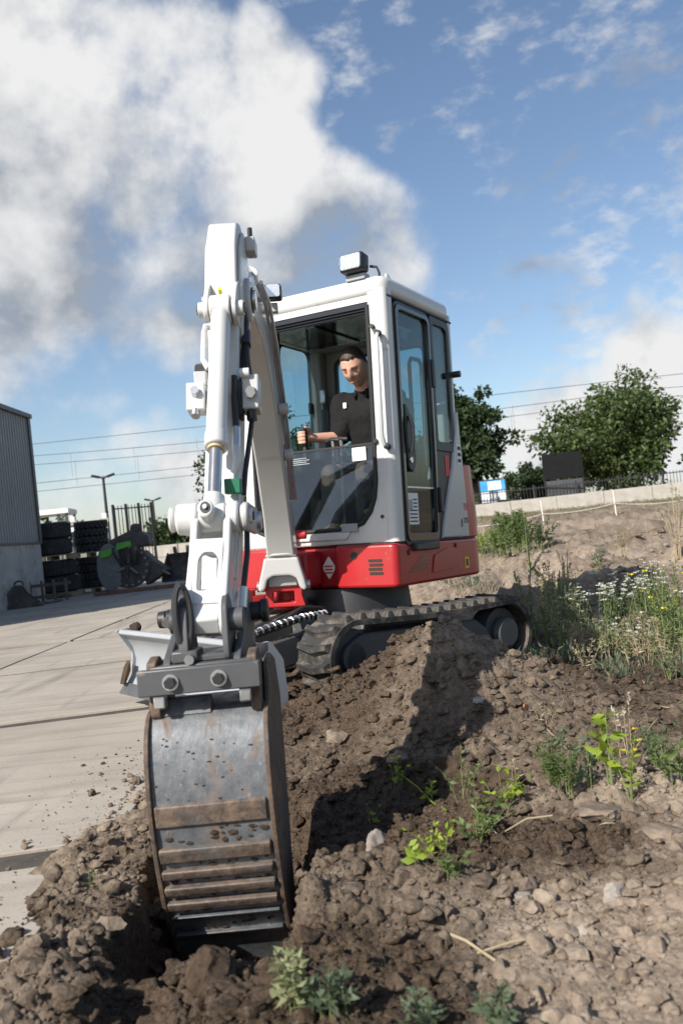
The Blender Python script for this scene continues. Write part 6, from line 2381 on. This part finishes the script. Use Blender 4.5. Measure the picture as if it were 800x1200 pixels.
# clump behind the track
weed(622, 748, 118, 'tall pale grassy weed right behind the track end', LEAF_PALE, 9, .045, .22, 26, .22, seed=1, seedhead=LEAF_DRY, base_r=.08)
weed(645, 757, 112, 'pale yellow-green weed second from the track end', LEAF_PALE, 12, .045, .22, 26, .25, seed=2, seedhead=LEAF_DRY, base_r=.12)
weed(672, 738, 95, 'grey-green bushy weed behind the pale weeds', LEAF_GREY, 16, .04, .2, 34, .40, seed=3, base_r=.12)
weed(665, 765, 80, 'short yellowing weed in front of the grey-green bush', LEAF_PALE, 12, .04, .3, 22, .4, seed=4, base_r=.12)
weed(702, 752, 92, 'white-flowering weed left in the flowering patch', LEAF_GREY, 16, .035, .2, 26, .45, flowers=2, seed=5, base_r=.16)
weed(735, 745, 90, 'white-flowering weed in the middle of the flowering patch', LEAF_WEED, 16, .035, .2, 26, .45, flowers=2, seed=6, base_r=.16)
weed(775, 745, 100, 'white-flowering weed right in the flowering patch', LEAF_WEED, 16, .035, .22, 26, .42, flowers=2, seed=7, base_r=.16)
weed(800, 770, 110, 'leafy weed cut by the right picture edge, above the bare soil', LEAF_WEED, 14, .05, .3, 22, .4, flowers=1, fm=PETALY, seed=8, base_r=.12)
weed(716, 778, 62, 'low dry yellowish weed below the flowering patch', LEAF_PALE, 14, .035, .3, 22, .55, seed=9, base_r=.14, sm=STEMD)
weed(755, 780, 60, 'low straw-coloured weed right of the low yellowish weed', LEAF_DRY, 12, .035, .25, 18, .55, seed=10, base_r=.14, sm=STEMD)
weed(690, 790, 48, 'small dry tuft at the right foot of the heap', LEAF_DRY, 10, .03, .22, 16, .6, seed=11, sm=STEMD)
weed(785, 800, 50, 'small pale tuft near the right edge below the weeds', LEAF_PALE, 10, .03, .25, 16, .5, seed=12)
weed(664, 690, 60, 'thin dry seed stalk rising behind the weed clump', LEAF_DRY, 4, .03, .2, 10, .18, seed=13, sm=STEMD, seedhead=LEAF_DRY)
weed(618, 668, 80, 'tall thin seed stalk in front of the round shrub', LEAF_GREY, 3, .05, .25, 24, .10, seed=14, seedhead=LEAF_PALE)
weed(730, 655, 42, 'dry weed on the bare bank at right', LEAF_DRY, 8, .05, .2, 12, .35, seed=15, sm=STEMD)
weed(795, 660, 95, 'tall pale stalks at the right edge of the bank', LEAF_DRY, 7, .05, .2, 14, .22, seed=16, sm=STEMD, seedhead=LEAF_PALE)
weed(702, 668, 34, 'low weed on the bare bank left of the dry weed', LEAF_GREY, 8, .045, .3, 14, .5, seed=17)
weed(655, 720, 88, 'dense pale weed between the grey-green bush and the track', LEAF_PALE, 18, .04, .25, 34, .4, seed=61, base_r=.16, seedhead=LEAF_DRY)
weed(720, 728, 84, 'dense grey-green weed behind the middle flowering weed', LEAF_GREY, 20, .04, .22, 36, .45, flowers=2, seed=62, base_r=.2)
weed(760, 722, 84, 'dense white-dotted weed behind the right flowering weed', LEAF_GREY, 20, .04, .22, 36, .45, flowers=2, seed=63, base_r=.2)
weed(792, 735, 84, 'dense green weed at the right edge behind the leafy one', LEAF_WEED, 20, .04, .25, 34, .45, flowers=1, seed=64, base_r=.2)
weed(690, 768, 60, 'tangled straw-coloured weed in front of the flowering patch', LEAF_DRY, 20, .035, .2, 26, .7, seed=65, base_r=.18, sm=STEMD)
weed(738, 770, 58, 'tangled pale weed under the middle flowering weed', LEAF_PALE, 20, .035, .25, 28, .65, seed=66, base_r=.2, sm=STEMD, flowers=1)
weed(780, 772, 60, 'tangled yellowish weed below the right flowering weed', LEAF_PALE, 20, .035, .25, 28, .6, seed=67, base_r=.2)
# bright young plant and its neighbours
weed(716, 930, 122, 'bright yellow-green young plant with broad top leaves', LEAF_LIME, 3, .075, .36, 9, .16, seed=20, sm=STEM, up=.1, base_r=.02)
weed(738, 935, 86, 'thin lime weed leaning right of the bright young plant', LEAF_LIME, 5, .028, .3, 14, .45, flowers=1, fm=PETALY, fsize=.010, seed=21)
weed(690, 930, 74, 'broad-leaved green weed left of the bright young plant', LEAF_GREY, 6, .045, .42, 8, .75, seed=22, up=.1)
weed(660, 945, 62, 'dark feathery fern-like plant beside the pale ledge', LEAF_WEED, 22, .022, .16, 60, .45, seed=23, base_r=.05)
weed(770, 900, 60, 'loose grey-green weed right of the bright young plant', LEAF_GREY, 9, .030, .3, 16, .6, seed=24)
weed(735, 890, 80, 'dry grey stalk behind the bright young plant', LEAF_DRY, 4, .022, .3, 14, .3, seed=25, sm=STEMD, seedhead=PETALW)
weed(790, 930, 60, 'small green weed at the right edge above the pale ledge', LEAF_WEED, 8, .04, .35, 12, .6, seed=26)
weed(650, 890, 40, 'small pale sprig in the soil left of the broad-leaved weed', LEAF_GREY, 5, .028, .35, 10, .7, seed=27)
weed(640, 850, 30, 'tiny dry sprig at the foot of the heap', LEAF_DRY, 6, .02, .25, 10, .6, seed=28, sm=STEMD)
# creeping weed in the middle of the foreground
weed(560, 992, 66, 'leafy creeping weed in the middle foreground', LEAF_WEED, 9, .028, .60, 10, .95, seed=30, up=.3)
weed(592, 968, 54, 'bright green tuft of the creeping weed at right', LEAF_LIME, 7, .028, .55, 9, .8, seed=31, up=.3)
weed(520, 1010, 50, 'green sprig of the creeping weed at lower left', LEAF_LIME, 6, .024, .55, 9, .9, seed=32)
weed(498, 1030, 34, 'lime leaflets on the soil below the creeping weed', LEAF_LIME, 5, .034, .55, 6, .9, seed=33)
weed(545, 962, 60, 'upright sprig above the middle of the creeping weed', LEAF_WEED, 5, .022, .5, 12, .5, seed=34)
weed(468, 925, 40, 'yellow-tipped runner end at upper left of the creeping weed', LEAF_LIME, 4, .028, .5, 7, .8, flowers=1, fm=PETALY, fsize=.010, seed=35)
weed(505, 950, 36, 'thin green shoot beside the long runner', LEAF_LIME, 3, .026, .5, 8, .3, seed=36)
weed(440, 972, 26, 'small bright seedling at the rim of the trench', LEAF_LIME, 3, .03, .5, 5, .8, seed=37)
weed(535, 1046, 30, 'small leafy sprig low in the middle foreground', LEAF_WEED, 5, .030, .5, 8, .9, seed=38)
weed(612, 955, 64, 'brown withered stalk beside the bright green tuft', LEAF_DRY, 2, .03, .3, 8, .08, seed=39, sm=STEMD)
# soft plants at the bottom edge
weed(345, 1195, 66, 'blurred pale green plant at the bottom edge, left of centre', LEAF_PALE, 12, .034, .45, 14, .55, seed=40, base_r=.04)
weed(388, 1203, 52, 'blurred leafy plant at the bottom edge beside the pale one', LEAF_GREY, 10, .032, .5, 12, .6, seed=41, base_r=.04)
weed(500, 1212, 46, 'blurred green plant at the bottom edge in the centre', LEAF_GREY, 10, .032, .45, 12, .7, seed=42, base_r=.04)
weed(590, 1216, 42, 'blurred green plant at the bottom edge, right of centre', LEAF_GREY, 10, .032, .45, 12, .7, seed=43, base_r=.04)
weed(112, 1040, 24, 'thin grass blades at the corner of the concrete', LEAF_WEED, 6, .03, .12, 4, .9, seed=44)
# shrub by the field edge
weed(606, 648, 66, 'round dark green shrub with yellow flowers near the rear of the machine', LEAF_WEED, 60, .075, .45, 60, .5, flowers=0, seed=50, base_r=.35, cat='shrub', name='shrub')
weed(585, 652, 54, 'yellow-flowering bush in front of the round shrub', LEAF_WEED, 26, .06, .4, 30, .6, flowers=0, seed=51, base_r=.3, cat='shrub', name='shrub')
weed(566, 648, 30, 'low bright green bush close to the rear of the machine', LEAF_LIME, 26, .05, .4, 26, .8, seed=52, base_r=.3, cat='shrub', name='shrub')
weed(630, 645, 40, 'dark low bush at the right end of the shrubs', LEAF_DARK, 24, .06, .4, 30, .7, seed=53, base_r=.25, cat='shrub', name='shrub')

# runners and twigs
def runner(name, pts, r, m, label, cat):
    q = []
    for u, v, lift in pts:
        p = on_ground(u, v)
        q.append(Vector((p.x, p.y, gz(p.x, p.y) + lift)))
    o0 = q[0].copy()
    me = MB().tube([p - o0 for p in q], r, 6).mesh(name)
    o = link(name, me, m)
    o.location = o0
    tag(o, label, cat)


runner('plant_runner', [(470, 918, .03), (490, 935, .035), (508, 955, .03), (525, 975, .02)], .0028, LEAF_LIME, 'long green runner stem reaching up left from the creeping weed', 'stem')
runner('plant_runner', [(556, 978, .02), (585, 992, .02), (620, 990, .025), (650, 985, .02)], .0026, STEMD, 'pale runner stem lying right of the creeping weed', 'stem')
runner('twig', [(520, 1102, .015), (548, 1120, .02), (575, 1135, .02), (606, 1150, .012)], .0035, STEMD, 'dry twig lying on the soil at the bottom, sloping down right', 'twig')
runner('twig', [(560, 1128, .02), (600, 1120, .02), (640, 1108, .015)], .003, STEMD, 'thinner dry twig crossing the sloping twig', 'twig')
runner('twig', [(640, 868, .015), (655, 882, .03), (668, 898, .02)], .0022, STEMD, 'thin pale twig left of the broad-leaved weed', 'twig')
runner('twig', [(735, 905, .02), (755, 885, .05), (772, 862, .06)], .0022, STEMD, 'thin pale twig leaning right behind the bright young plant', 'twig')


def grass():
    rg = np.random.default_rng(77)
    C, D, S = [], [], []
    n = 26000
    x = rg.uniform(2.5, 24, n)
    y = rg.uniform(11, 43, n)
    w = 0.6 * sstep(.02, .26, fbm(x * .35, y * .35, 4, 80)) * sstep(16, 24, y) + 0.5 * gauss(x, y, 3.0, 16.0, 1.8, 1.2) + 0.8 * sstep(33, 38, y)
    k = (rg.random(n) < w) & (x / y < .55)
    x, y = x[k], y[k]
    z = ground_z(x, y) - .01
    C = np.stack([x, y, z], -1)
    D = np.stack([rg.normal(size=len(x)) * .5, rg.normal(size=len(x)) * .5, np.ones(len(x))], -1)
    S = (.06 + .11 * rg.random(len(x)))
    V, F = leaves(C, D, S, .16, rg)
    me = np_mesh('field_grass', V, F)
    o = link('field_grass', me, mat_leaf('grass_mix', (0.10, 0.105, 0.045), (0.24, 0.21, 0.10)))
    tag(o, 'sparse green and straw-coloured grass on the bank below the far wall', 'grass', kind='stuff')


grass()


def litter():
    """straw, dead stalks and seedlings lying about the right-hand side"""
    rg = np.random.default_rng(91)
    n = 5200
    x = rg.uniform(.35, 4.2, n)
    y = rg.uniform(2.3, 9.0, n)
    w = sstep(-.08, .18, fbm(x * .9, y * .9, 3, 95)) * sstep(.3, 1.0, x - .25 * (y - 2.3) * 0 - .1)
    w = w * (0.25 + 0.75 * sstep(4.2, 5.4, y))
    k = rg.random(n) < w
    x, y = x[k], y[k]
    z = ground_z(x, y) + .004
    d = rg.normal(size=(len(x), 3)) * np.array([1, 1, .55])
    V, F = leaves(np.stack([x, y, z], -1), d, .035 + .07 * rg.random(len(x)) ** 2, .09, rg)
    o = link('straw_litter', np_mesh('straw_litter', V, F), LEAF_DRY)
    tag(o, 'dry straw and dead stalks strewn over the soil at right', 'straw', kind='stuff')
    n = 900
    x = rg.uniform(.9, 3.6, n)
    y = rg.uniform(3.4, 8.5, n)
    k = rg.random(n) < sstep(-.02, .22, fbm(x * 1.2, y * 1.2, 3, 97)) * sstep(4.0, 5.2, y + .3 * x)
    C, D, S = [], [], []
    for a, b in zip(x[k], y[k]):
        m = rg.integers(9, 22)
        r = rg.uniform(.02, .08)
        q = rg.normal(size=(m, 3)) * np.array([r, r, 0])
        q[:, 2] = rg.random(m) * r * 1.6
        C.append(q + np.array([a, b, gz(a, b)]))
        D.append(np.stack([q[:, 0] * 8, q[:, 1] * 8, .5 + rg.random(m)], -1))
        S.append(.02 + .045 * rg.random(m))
    V, F = leaves(np.concatenate(C), np.concatenate(D), np.concatenate(S), .3, rg)
    o = link('low_herbs', np_mesh('low_herbs', V, F), LEAF_GREY)
    tag(o, 'low pale green herbs covering the ground between the taller weeds', 'herbs', kind='stuff')


litter()
